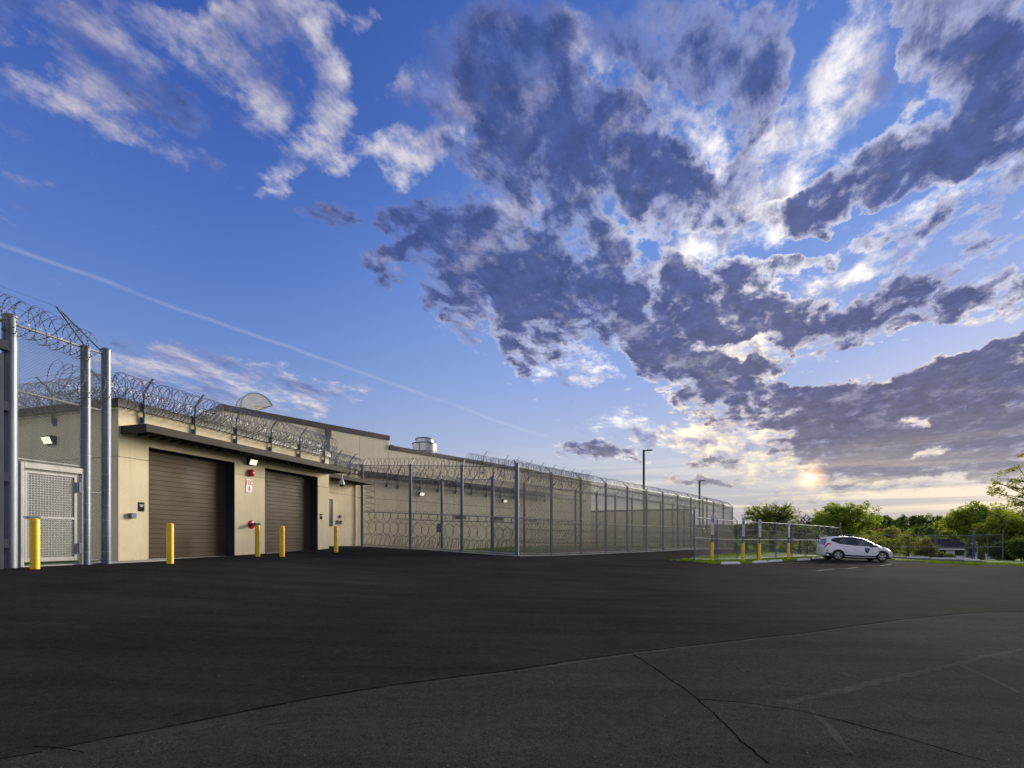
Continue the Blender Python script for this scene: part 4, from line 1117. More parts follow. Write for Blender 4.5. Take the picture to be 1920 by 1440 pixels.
iside = [I0 + d2 * (i * 3.27) for i in range(1, 12)]
ifront = [I0 + (Vector((-3.35, 1.0, 0))) * k_ for k_ in (2, 1)]
inner = ifront + [I0] + iside
iarms = [n1, n1, mitre * 1.1] + [n2] * len(iside)
ih = 4.72
inf, iorg = security_fence('security_fence', 'inner chain link security fence with slimmer posts standing in the yard behind the outer fence',
    inner, ih, (ih - .04, 2.0), 'galv_d', r=.085, arm_side=[-a for a in iarms], seed=3, corner=(2,))
neg = [-a for a in iarms]
coil(inf, rel_path(run(inner[:3], neg[:3], ih + .12, .42), iorg), .35, .27, seed=51, seg=16, double=False)
coil(inf, rel_path(run(inner[2:], neg[2:], ih + .12, .42), iorg), .35, .26, seed=52, seg=14, double=False)
coil(inf, rel_path(run(inner[:3], neg[:3], .45, .5), iorg), .38, .34, seed=53, seg=16, double=False)
coil(inf, rel_path(run(inner[2:], neg[2:], .45, .5), iorg), .38, .34, seed=54, seg=14, double=False)
coil(inf, rel_path(run(inner[2:], neg[2:], 1.2, .45), iorg), .36, .34, seed=55, seg=14, double=False)
bxo = zg(inner[1]); jb = empty('switch_box', bxo + Vector((-.12, -.14, 1.55))); tag(jb, 'small dark box fixed to an inner fence post at waist height', 'box')
part('housing', jb, M['greybox'], lambda b: b.box((-.16, -.12, -.28), (.16, .0, .28)), bevel=.01)
part('conduit', jb, M['galv_d'], lambda b: b.tube([(0, -.05, -.28), (0, -.05, -1.4)], .02, 6))

# ---- tall gate fence on the left, parallel to the garage front
DF = -15.27; TH = 6.02
def lp(s, up=0.0, out=0.0):
    p = fp(s, DF + out); p.z = gz(p.x, p.y) + up; return p
lf_s = [8.10, 9.77, 10.30]
lf = empty('gate_fence', lp(8.1)); tag(lf, 'very tall galvanised fence with thick round posts and razor coils around the pedestrian gate', 'fence')
lorg = lf.location.copy()
gr = CAM_H - .73 + 0.0
def postat(s, r, h, n=22, mt='galv'):
    o = link('post', post_mesh('post', h, r, M[mt], n), lf, lp(s) - lorg); return o
postat(8.10, .145, 6.12); postat(9.77, .115, 5.98); postat(10.30, .115, 6.10); postat(7.62, .12, 5.95, mt='jamb')
tie = MB(); tie.lathe([(.1155, -.007), (.1195, -.007), (.1195, .007), (.1155, .007)], 18); tiem = tie.mesh('tie_band', M['rail_p'])
for s in (9.77, 10.30):
    for k_ in range(13):
        link('tie_band', tiem, lf, lp(s, .35 + k_ * .44) - lorg)
for (a, b_, hs) in ((8.10, 9.77, (5.97, 4.35, 2.69)), (9.77, 10.30, (5.97, 4.35, 2.0, .12)), (5.4, 8.10, (5.97,))):
    for h in hs:
        rb = MB(); rb.tube([lp(a, h) - lorg, lp(b_, h) - lorg], .032, 10); rb.build('rail', M['rail'], lf, smooth=True)
def lpanel(a, b_, lo, hi):
    pa, pb = lp(a), lp(b_)
    me_ = wire_mesh('chain_link_mesh', [(Vector((pa.x, pa.y, 0)) + NX * .04, Vector((pb.x, pb.y, 0)) + NX * .04, pa.z, pb.z, 0, lo, hi)], 0.055, .0036, M['wire'])
    link('chain_link_mesh', me_, lf, -lorg)
lpanel(8.2, 9.70, 2.70, 5.96); lpanel(9.86, 10.22, .12, 5.96)
ab = MB(); tip = lp(9.08, 6.80); ab.beam(lp(10.30, 5.95) - lorg, tip - lorg, .055, .02); ab.build('arm', M['galv_d'], lf)
ab = MB(); ab.beam(lp(9.77, 6.0) - lorg, tip - lorg, .05, .02); ab.build('arm', M['galv_d'], lf)
# sliding gate guides at the picture's edge
def guides(b):
    for z in (5.35, 3.9, 2.2, .6): b.beam(lp(7.64, z, .1) - lorg, lp(7.99, z, .1) - lorg, .16, .22)
    b.beam(lp(7.80, -.2, .22) - lorg, lp(7.80, 5.1, .22) - lorg, .09, .09, up=(1, 0, 0))
part('gate_guide', lf, M['jamb'], guides)
coil(lf, [lp(7.2, 6.25, .12) - lorg, lp(9.95, 5.95, .12) - lorg], .43, .26, seed=61, seg=30, tilt=.16, wr=.006)
coil(lf, [lp(9.05, 4.98, -.1) - lorg, lp(10.35, 4.95, -.1) - lorg], .44, .2, seed=62, seg=30, double=False, tilt=.08, wr=.006)
def tw(b):
    b.tube([lp(7.3, 6.78) - lorg, tip - lorg], .004, 3); b.tube([lp(7.3, 6.42) - lorg, lp(9.6, 6.35) - lorg], .004, 3)
part('tension_wire', lf, M['wire'], tw)

# pedestrian gate
pg = empty('pedestrian_gate', lp(8.28), math.radians(73)); tag(pg, 'galvanised steel pedestrian gate with square woven infill and sliding latch', 'gate')
GW, GH = 1.36, 2.62
def gf(b):
    b.box((0, -.07, 0.0), (.07, .07, GH)); b.box((GW - .0, -.07, 0.0), (GW + .13, .07, GH)); b.box((.07, -.07, GH - .15), (GW, .07, GH))
part('gate_frame', pg, M['galv_l'], gf, bevel=.008)
leaf0, leaf1, lz0, lz1 = .09, GW - .10, .12, GH - .20
def lff(b):
    w = .065
    b.box((leaf0, -.035, lz0), (leaf0 + w, .035, lz1)); b.box((leaf1 - w, -.035, lz0), (leaf1, .035, lz1)); b.box((leaf0 + w, -.034, lz1 - w), (leaf1 - w, .034, lz1)); b.box((leaf0 + w, -.034, lz0), (leaf1 - w, .034, lz0 + .11)); b.box((leaf0 + w, -.034, 1.22), (leaf1 - w, .034, 1.28))
lv_ = part('gate_leaf', pg, M['galv_l'], lff, bevel=.006)
def infill(b):
    x = leaf0 + .10
    while x < leaf1 - .07:
        b.box((x - .007, -.008, lz0 + .1), (x + .007, -.004, lz1 - .06)); x += .062
    z = lz0 + .15
    while z < lz1 - .07:
        b.box((leaf0 + .06, -.0035, z - .007), (leaf1 - .06, .0005, z + .007)); z += .062
o = part('woven_infill', pg, M['wire_l'], infill); o['kind'] = 'stuff'
lt = part('latch', pg, M['galv_d'], lambda b: (b.box((leaf0 - .03, -.075, 1.225), (leaf0 + .32, -.036, 1.275)), b.tube([(leaf0 + .05, -.08, 1.25), (leaf0 + .26, -.08, 1.25)], .014, 8)))
hm = MB(); hm.box((-.03, -.06, -.14), (.03, .0, .14)); hmm = hm.mesh('hinge', M['galv_d'])
for z in (.45, 2.1): link('hinge', hmm, pg, (GW - .06, -.04, z))
# ---- razor barrier along the garage parapet
def barrier(name, label, origin, rotz, xs, zbase, ztop, path_pts, out=.42, two=True, seg=26, seed=70, cat='razor wire', r=.40, side=-1, pitch=.17, wr=.006, drop=.38):
    t = empty(name, origin, rotz); tag(t, label, cat)
    bm_ = MB(); bm_.box((-.07, -.05, -.10), (.07, -.002, .14)); bm_.tube([(0, -.09, -.05), (0, -.09, ztop - zbase)], .032, 8); bm_.beam((0, -.09, ztop - zbase), (-.02, -.09 - out, ztop - zbase + out * .95), .045, .03)
    mm = bm_.mesh('bracket', M['galv_d'])
    for x in xs: link('bracket', mm, t, (x, 0, zbase))
    coil(t, path_pts, r, pitch, seed=seed, seg=seg, wr=wr)
    if two: coil(t, [(p[0], p[1] - .10, p[2] - drop) for p in path_pts], r * .86, pitch * 1.15, seed=seed + 1, seg=seg, wr=wr)
    w_ = MB()
    x0, x1 = xs[0], xs[-1]
    w_.tube([(x0 - .5, -.09 - out, ztop + out * .9), (x1 + .2, -.09 - out, ztop + out * .9)], .004, 3); w_.build('tension_wire', M['wire'], t)
    return t
barrier('razor_wire_barrier', 'galvanised brackets and razor coils along the garage parapet above the canopy', GB, ROT[2], [.72, 2.55, 4.35, 6.15, 7.9, 9.62], 4.44, 5.38,
        [(-.15, -.2, 5.36), (5, -.2, 5.36), (10.1, -.2, 5.30)], seed=71)
# coil along the garage's side parapet, and the end loops
barrier('razor_wire_barrier', 'bracketed razor coil along the garage side parapet seen through the gate fence', LOCAL(0, 8, 0), math.radians(73 - 90), [.5, 2.6, 5.2, 7.6], 4.44, 5.38,
        [(0.0, -.12, 5.34), (8.1, -.12, 5.34)], seed=74, seg=24)
barrier('razor_wire_barrier', 'dense razor coils over the entrance canopy beside the first fence post', LOCAL(LEN, YR, 0), ROT[2], [1.3, 2.6, 3.9], 4.44, 5.22,
        [(.2, -.12, 5.15), (4.9, -.12, 5.15)], seed=76, pitch=.11, seg=20, r=.36)
xs_w = [wx(p) for p in (724, 745, 786, 820, 853, 883, 911, 937, 962, 984, 1004, 1021)]
barrier('razor_wire_barrier', 'row of razor coil brackets along the low wing parapet behind the fences', LO.copy(), rzV, xs_w, 4.0, 4.95,
        [(xs_w[0] - 3.5, -.15, 4.75), (xs_w[-1] + .8, -.15, 4.75)], seed=78, seg=16, r=.38, pitch=.22)
xs_h = [hx(p) for p in (905, 945, 965, 990, 1012, 1034, 1052, 1070, 1086, 1100)]
barrier('razor_wire_barrier', 'razor coil running along the far top edge of the tall hall against the sky', HO.copy(), rzV, xs_h, 6.7, z2 + .4,
        [(xs_h[0] - 2.0, -.1, z2 + .1), (Lh + .2, -.1, z2 + .1)], seed=80, seg=16, r=.42, pitch=.24, two=False, wr=.009, out=.5)

# ---- lower chain link fences round the car park
def park_fence(name, label, nodes, H, arm_dir, rails, mat='galv_d', tall=(), arm=True, seed=1, rr_=.03, pmesh=True, pitch=.055, wr=.0019):
    f = empty(name, zg(nodes[0])); tag(f, label, 'fence'); org = f.location.copy()
    pm_ = post_mesh('post', H, rr_, M[mat], 10); pt_ = post_mesh('post', H + .35, rr_ * 1.5, M[mat], 10)
    am = MB(); am.beam((0, 0, H), Vector(arm_dir) * .32 + Vector((0, 0, H + .32)), .035, .03); amm = am.mesh('arm', M[mat])
    for i, p in enumerate(nodes):
        link('post', pt_ if i in tall else pm_, f, zg(p) - org)
        if arm and i not in tall: link('arm', amm, f, zg(p) - org)
    for i, (a, b) in enumerate(zip(nodes, nodes[1:])):
        za, zb = gz(a.x, a.y), gz(b.x, b.y)
        for rz_ in rails:
            rb = MB(); rb.tube([Vector((a.x, a.y, za + rz_)) - org, Vector((b.x, b.y, zb + rz_)) - org], .024, 6); rb.build('rail', M['rail_p'], f, smooth=True)
        if pmesh:
            link('chain_link_mesh', wire_mesh('chain_link_mesh', [(a, b, za, zb, H, .05, H)], pitch, wr, M['wire']), f, -org)
    return f, org
A1 = Vector((10.35, 28.3, 0)); B1 = Vector((28.4, 43.3, 0))
ts = [0.0]
def t_of(px):
    xn = (px - 960) / FPX; d = B1 - A1; return (xn * A1.y - A1.x) / (d.x - xn * d.y)
nodes1 = [A1.lerp(B1, t_of(px)) for px in (1302, 1345, 1382, 1420, 1455, 1485, 1511, 1535, 1557, 1576)]
fn_ = (B1 - A1).normalized(); fnl = Vector((-fn_.y, fn_.x, 0))
pf, porg = park_fence('parking_fence', 'chain link fence with pale rails and angled arms behind the yellow sign posts', nodes1, 2.44, fnl * .8 - fn_ * .3, (2.44, 1.28, .07), tall=(0, 9))
part('brace_rod', pf, M['wire'], lambda b: b.tube([Vector((0.15, .1, .25)), zg(nodes1[1]) - porg + Vector((0, 0, 1.28))], .008, 4))
nodes2 = [Vector((25.6, 58.2, 0)).lerp(Vector((34.6, 57.6, 0)), i / 3) for i in range(4)]
park_fence('parking_fence', 'faint chain link fence in the distance behind the first car park fence', nodes2, 2.44, (0, .7, 0), (2.44, 1.7, .9), seed=4)
pz = [(1577, 57.3), (1615, 56.6), (1657, 55.6), (1705, 54.5), (1757, 53.4), (1815, 52.2), (1824, 51.6)]
nodes3 = [Vector(((px - 960) / FPX * z, z, 0)) for px, z in pz]
park_fence('parking_fence', 'grey chain link fence across the lawn between the car and the white house', nodes3, 2.44, (.7, .0, 0), (2.44, 1.2), tall=(6,))
nodes4 = [Vector(((px - 960) / FPX * z, z, 0)) for px, z in ((1827, 51.0), (1852, 49.8), (1880, 48.7))]
park_fence('parking_fence', 'short chain link fence bay between two taller posts at the far right', nodes4, 2.44, (.7, .3, 0), (2.44, 1.25), tall=(0, 2))

# ================================================================= bollards
bb = MB(); R0 = .093; bb.lathe([(R0, -.2), (R0, 1.16), (R0 * .94, 1.20), (R0 * .7, 1.222), (0, 1.23)], 28)
bol_me = bb.mesh('sleeve', M['yellow'], smooth=True)
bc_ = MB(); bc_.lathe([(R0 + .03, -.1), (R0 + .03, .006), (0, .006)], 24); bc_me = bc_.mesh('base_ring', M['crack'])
for px, depth, lab in ((65.5, 12.05, 'yellow bollard with a dark scuff near its top in front of the pedestrian gate'),
                       (319, 15.1, 'yellow bollard in front of the nearer garage door'),
                       (483, 19.35, 'yellow bollard in front of the pier with the fire inlet'),
                       (529, 19.8, 'yellow bollard in front of the farther garage door'),
                       (630, 23.4, 'yellow bollard beside the recessed entrance')):
    x = (px - 960) / FPX * depth
    t = empty('bollard', (x, depth, gz(x, depth))); tag(t, lab, 'bollard', 'yellow bollards along the garage front')
    s_ = link('sleeve', bol_me, t); link('base_ring', bc_me, t)
    if px < 100:
        def sc(b):
            for a0, z0, a1, z1_, w in ((.55, 1.10, .42, 1.04, .012), (.42, 1.04, .50, .97, .010), (.50, 1.02, .60, 1.02, .008)):
                n = 4
                for i in range(n):
                    p = [(a0 + (a1-a0)*k/n, z0 + (z1_-z0)*k/n) for k in (i, i+1)]
                    vs = [((R0 + .0015) * math.cos(-math.pi/2 - a_), (R0 + .0015) * math.sin(-math.pi/2 - a_), z + s*w) for a_, z in p for s in (-1, 1)]
                    b.add(vs, [(0, 1, 3, 2)])
        part('scuff', t, M['black'], sc)

# accessible parking sign posts set in yellow bollards
sb = MB(); sb.lathe([(.085, -.2), (.085, 1.02), (.07, 1.06), (.02, 1.075), (0, 1.075)], 18); sbm = sb.mesh('sleeve', M['yellow'], smooth=True)
sp_ = MB(); sp_.box((-.028, -.028, 1.07), (.028, .028, 2.62)); spm = sp_.mesh('post', M['galv_d'])
fa_ = MB(); fa_.box((-.15, -.040, 2.02), (.15, -.030, 2.60)); fam = fa_.mesh('upper_plate', M['signwhite'])
fg = MB(); fg.box((-.135, -.043, 2.50), (.135, -.0405, 2.585)); fgm = fg.mesh('green_band', M['signgreen'])
fb2 = MB(); fb2.box((-.11, -.043, 2.20), (.11, -.0405, 2.44)); fbm = fb2.mesh('blue_square', M['signblue'])
ic = MB()
ic.lathe([(.0, 0), (.018, 0), (.018, .002), (0, .002)], 10, c=(0, 0, 0), M=Matrix.Translation((-.008, -.0435, 2.408)) @ Mx)
stroke(ic, [(-.008, 2.385), (.0, 2.315), (.038, 2.315), (.058, 2.255)], .016, -.046, -.0435); stroke(ic, [(-.004, 2.35), (.034, 2.352)], .012, -.046, -.0435)
stroke(ic, [(-.022, 2.335), (-.048, 2.30), (-.044, 2.255), (-.01, 2.232), (.024, 2.25), (.034, 2.28)], .012, -.046, -.0435); icm = ic.mesh('wheelchair_symbol', M['signwhite'])
wl = MB(); wl.box((-.13, -.040, 1.50), (.13, -.030, 2.00)); wlm = wl.mesh('lower_plate', M['signwhite'])
wt = MB()
for k_ in range(5): wt.box((-.09, -.0425, 1.57 + k_ * .085), (.05 + .03 * (k_ % 2), -.0405, 1.595 + k_ * .085))
wtm = wt.mesh('text_rows', M['red'])
for px, depth, lab in ((1335, 28.7, 'leftmost blue and white accessible parking sign on a yellow sleeved post'),
                       (1393, 30.6, 'second accessible parking sign on a yellow sleeved post counting from the left'),
                       (1424, 31.5, 'third accessible parking sign, close to the right of the second'),
                       (1478.5, 34.6, 'accessible parking sign on a yellow sleeved post nearest the white car')):
    x = (px - 960) / FPX * depth
    t = empty('parking_sign', (x, depth, gz(x, depth)), math.radians(36) + rs.uniform(-.10, .10)); tag(t, lab, 'parking sign', 'accessible parking signs along the lawn')
    link('sleeve', sbm, t); link('post', spm, t)
    u = link('upper_plate', fam, t); link('green_band', fgm, u); link('blue_square', fbm, u); link('wheelchair_symbol', icm, u)
    l = link('lower_plate', wlm, t); link('text_rows', wtm, l)

# ================================================================= wheel stops
ws = MB()
def wstop(b, L):
    prof = [(-.075, 0), (.075, 0), (.07, .06), (.045, .125), (-.045, .125), (-.07, .06)]
    n = len(prof); h = L / 2; sec = [(-h, .25), (-h + .06, .9), (-h + .14, 1), (h - .14, 1), (h - .06, .9), (h, .25)]
    vs = [(x, y, z * k if z > 0 else z) for x, k in sec for y, z in prof]
    fs = [(i*n+k, i*n+(k+1) % n, (i+1)*n+(k+1) % n, (i+1)*n+k) for i in range(len(sec)-1) for k in range(n)] + [tuple(range(n-1, -1, -1)), tuple((len(sec)-1)*n+k for k in range(n))]
    b.add(vs, fs)
wstop(ws, 1.83); wsm = ws.mesh('wheel_stop', M['stopconc'], fix=True)
stop_ang = math.radians(40)
wl_labels = ['white concrete wheel stop nearest the tip of the grass island', 'white wheel stop below the third accessible parking sign, left of a close pair',
             'white wheel stop forming the right half of the close pair', 'white wheel stop left of the one behind the white car', 'white wheel stop just behind the white car']
for (px, py), lab in zip(((1370, 1057.6), (1425, 1055.2), (1454, 1053.2), (1507, 1050.3), (1533, 1047.6)), wl_labels):
    x, y = G(px, py)
    ang = stop_ang + rs.uniform(-.04, .04)
    zx = gz(x + .8 * math.cos(ang), y + .8 * math.sin(ang)) - gz(x - .8 * math.cos(ang), y - .8 * math.sin(ang))
    o = link('wheel_stop', wsm, None, (x, y, gz(x, y) - .005), (0, -math.atan2(zx, 1.6), ang)); tag(o, lab, 'wheel stop', 'white wheel stops along the island')
far_labels = ['faraway white wheel stop beside the end of the tall fence', 'faraway white wheel stop behind the second parking sign post', 'faraway white wheel stop seen between the second and third sign posts',
              'faraway white wheel stop right of the third sign post', 'faraway white wheel stop behind the fourth sign post', 'faraway white wheel stop left of the car roof line']
for (px, py), lab in zip(((1376, 1023.6), (1393, 1024.4), (1420, 1026), (1447, 1028), (1478, 1030.5), (1510, 1033)), far_labels):
    x, y = G(px, py); o = link('wheel_stop', wsm, None, (x, y, gz(x, y) - .01), (0, 0, math.radians(-28))); o.scale = (.95, 1, 1.1); tag(o, lab, 'wheel stop', 'faraway wheel stops beyond the chain link fence')
rl = ['white wheel stop on the lawn edge just in front of the car bonnet', 'long white wheel stop at the gravel bay right of the car', 'long white wheel stop at the gravel bay below the white house', 'short white wheel stop between the two taller fence posts']
for ((px, py), sx), lab in zip((((1686, 1044.8), .8), ((1721, 1046), 1.0), ((1782, 1048.5), 1.45), (((1822, 1051)), .5)), rl):
    x, y = G(px, py); o = link('wheel_stop', wsm, None, (x, y, gz(x, y) - .01), (0, 0, math.radians(-24))); o.scale = (sx, 1, 1.1); tag(o, lab, 'wheel stop', 'wheel stops at the gravel bay')

# painted bay lines
def pline(p, q, w=.10, dz=0.0045, name='parking_line'):
    n = Vector((-(q[1] - p[1]), q[0] - p[0], 0)).normalized() * w / 2
    return drape(name, [(p[0] - n.x, p[1] - n.y), (q[0] - n.x, q[1] - n.y), (q[0] + n.x, q[1] + n.y), (p[0] + n.x, p[1] + n.y)], dz, M['paintline'])
ch = Vector((math.cos(math.radians(-13)), math.sin(math.radians(-13)), 0)); cl_ = Vector((-ch.y, ch.x, 0))
for px, py in ((1392, 1058.5), (1440, 1056), (1470, 1054), (1497, 1052), (1521, 1050)):
    x, y = G(px, py); p = (x, y); q = (x + ch.x * 5.6, y + ch.y * 5.6); pline(p, q)
for k_ in range(5):
    x, y = G(1443 + k_ * 3, 1056); p = (x + ch.x * (.6 + k_ * 1.0), y + ch.y * (.6 + k_ * 1.0)); pline(p, (p[0] + .9 * ch.x + .8 * cl_.x, p[1] + .9 * ch.y + .8 * cl_.y), .09, .0085)
for a, b in (((1651, 1061), (1671, 1057.6)), ((1590, 1066.3), (1608, 1063.5)), ((1531, 1070.5), (1563, 1067.5))):
    pline(G(*a), G(*b), .14, .0085)

# ================================================================= car
car = empty('parked_car', Vector((21.9, 33.7, 0)) + cl_ * .83, math.radians(-13))
cx_, cy_ = car.location.x, car.location.y
zr, zf = gz(cx_, cy_), gz(cx_ + ch.x * 2.6, cy_ + ch.y * 2.6)
car.location.z = zr; car.rotation_euler = (0, -math.atan2(zf - zr, 2.6), math.radians(-13))
tag(car, 'white hatchback with a blue and black shield badge on its front door', 'car')
cp_ = pmat('white_car_paint', (0.86, 0.87, 0.88), 0.22, 0, .01); cp_.node_tree.nodes['Principled BSDF'].inputs['Coat Weight'].default_value = .25
M['carwhite'] = cp_; M['carblack'] = pmat('black_trim', (.012, .012, .014), .35); M['carglass'] = pmat('car_glass', (.03, .045, .05), .04, 0, .05, spec=1.0)
M['tyre'] = pmat('tyre', (.016, .016, .016), .75); M['alloy'] = pmat('alloy', (.55, .56, .6), .3, .7, .05); M['tail'] = pmat('tail_lamp', (.55, .01, .02), .15); M['headl'] = pmat('headlamp_glass', (.55, .55, .52), .08)
st = [  # x, half width, bottom z, belt z, roof z, roof half width
 (-0.84, 0.6, 0.42, 0.72, 0.86, 0.5), (-0.8, 0.74, 0.3, 0.8, 1.02, 0.6), (-0.72, 0.82, 0.25, 0.95, 1.18, 0.62), (-0.6, 0.86, 0.22, 1.05, 1.442, 0.56), (-0.55, 0.865, 0.21, 1.07, 1.519, 0.55), (-0.3, 0.88, 0.19, 1.04, 1.576, 0.57), (0.0, 0.885, 0.18, 1.04, 1.612, 0.585), (0.35, 0.885, 0.17, 1.02, 1.633, 0.6), (0.75, 0.885, 0.17, 1.0, 1.638, 0.61), (1.15, 0.885, 0.17, 0.97, 1.602, 0.61), (1.5, 0.885, 0.17, 0.95, 1.524, 0.6), (1.75, 0.885, 0.17, 0.935, 1.447, 0.6), (2.0, 0.885, 0.17, 0.925, 1.339, 0.615), (2.25, 0.88, 0.17, 0.915, 1.205, 0.65), (2.45, 0.875, 0.18, 0.9, 1.087, 0.7), (2.65, 0.87, 0.19, 0.9, 0.985, 0.74), (2.9, 0.855, 0.2, 0.83, 0.9, 0.72), (3.1, 0.82, 0.21, 0.72, 0.8, 0.66), (3.24, 0.74, 0.22, 0.6, 0.66, 0.58), (3.32, 0.6, 0.25, 0.46, 0.52, 0.46), (3.35, 0.45, 0.3, 0.38, 0.42, 0.36)]
def sect(x):
    for a, b in zip(st, st[1:]):
        if a[0] <= x <= b[0] + 1e-9:
            t = (x - a[0]) / (b[0] - a[0]); q = [a[i] + (b[i] - a[i]) * t for i in range(6)]; break
    else: q = list(st[0] if x < st[0][0] else st[-1])
    _, w, zb, zl_, zt, wr_ = q
    zm = zb + (zl_ - zb) * .45
    return [(0, zb), (w * .86, zb), (w * .985, zb + .07), (w, zm), (w * .995, zl_ - .06), (w * .965, zl_), (wr_ + (w - wr_) * .12, zt - .085 if zt - zl_ > .12 else zt - (zt - zl_) * .5), (wr_ * .80, zt - .018), (0, zt)]
def skin(x, v, side, off=0.0):
    s_ = sect(x); i = min(int(v), 7); f = v - i
    y = s_[i][0] + (s_[i+1][0] - s_[i][0]) * f; z = s_[i][1] + (s_[i+1][1] - s_[i][1]) * f
    dy, dz_ = s_[i+1][0] - s_[i][0], s_[i+1][1] - s_[i][1]; l = math.hypot(dy, dz_) or 1
    return Vector((x, side * (y + dz_ / l * off), z - dy / l * off))
cb = MB(); ns = 9
for side in (-1, 1):
    vs = [skin(s_[0], v, side) for s_ in st for v in range(ns)]
    fs = []
    for i in range(len(st) - 1):
        for k_ in range(ns - 1):
            q = (i*ns+k_, (i+1)*ns+k_, (i+1)*ns+k_+1, i*ns+k_+1); fs.append(q if side < 0 else q[::-1])
    fs.append(tuple(range(ns)) if side > 0 else tuple(range(ns))[::-1]); fs.append(tuple((len(st)-1)*ns + k_ for k_ in range(ns))[::-1 if side > 0 else 1])
    cb.add(vs, fs)
cme = cb.mesh('body', M['carwhite'])
bm = bmesh.new(); bm.from_mesh(cme); bmesh.ops.remove_doubles(bm, verts=bm.verts[:], dist=.001); bmesh.ops.recalc_face_normals(bm, faces=bm.faces[:]); bm.to_mesh(cme); bm.free()
cme.polygons.foreach_set('use_smooth', [True] * len(cme.polygons)); cme.set_sharp_from_angle(angle=math.radians(50))
link('body', cme, car)
def patch(name, xs, lo, hi, side, off, mat, n=6, parent=car):
    """piece lying on the body: lo(x), hi(x) give section positions along the girth"""
    b = MB(); vs = []
    for i in range(n + 1):
        x = xs[0] + (xs[1] - xs[0]) * i / n
        for v in (lo(x), (lo(x) + hi(x)) / 2, hi(x)): vs.append(skin(x, v, side, off)); vs.append(skin(x, v, side, -.01))
    fs = []
    for i in range(n):
        o = 6 * i
        fs += [(o, o+6, o+8, o+2), (o+2, o+8, o+10, o+4), (o+1, o+7, o+6, o), (o+5, o+4, o+10, o+11)]
    fs += [(0, 2, 3, 1), (2, 4, 5, 3), (6*n, 6*n+1, 6*n+3, 6*n+2), (6*n+2, 6*n+3, 6*n+5, 6*n+4)]
    b.add(vs, fs); return b.build(name, M[mat], parent, fix=True)
lin = lambda pts: (lambda x: np.interp(x, [p[0] for p in pts], [p[1] for p in pts]))
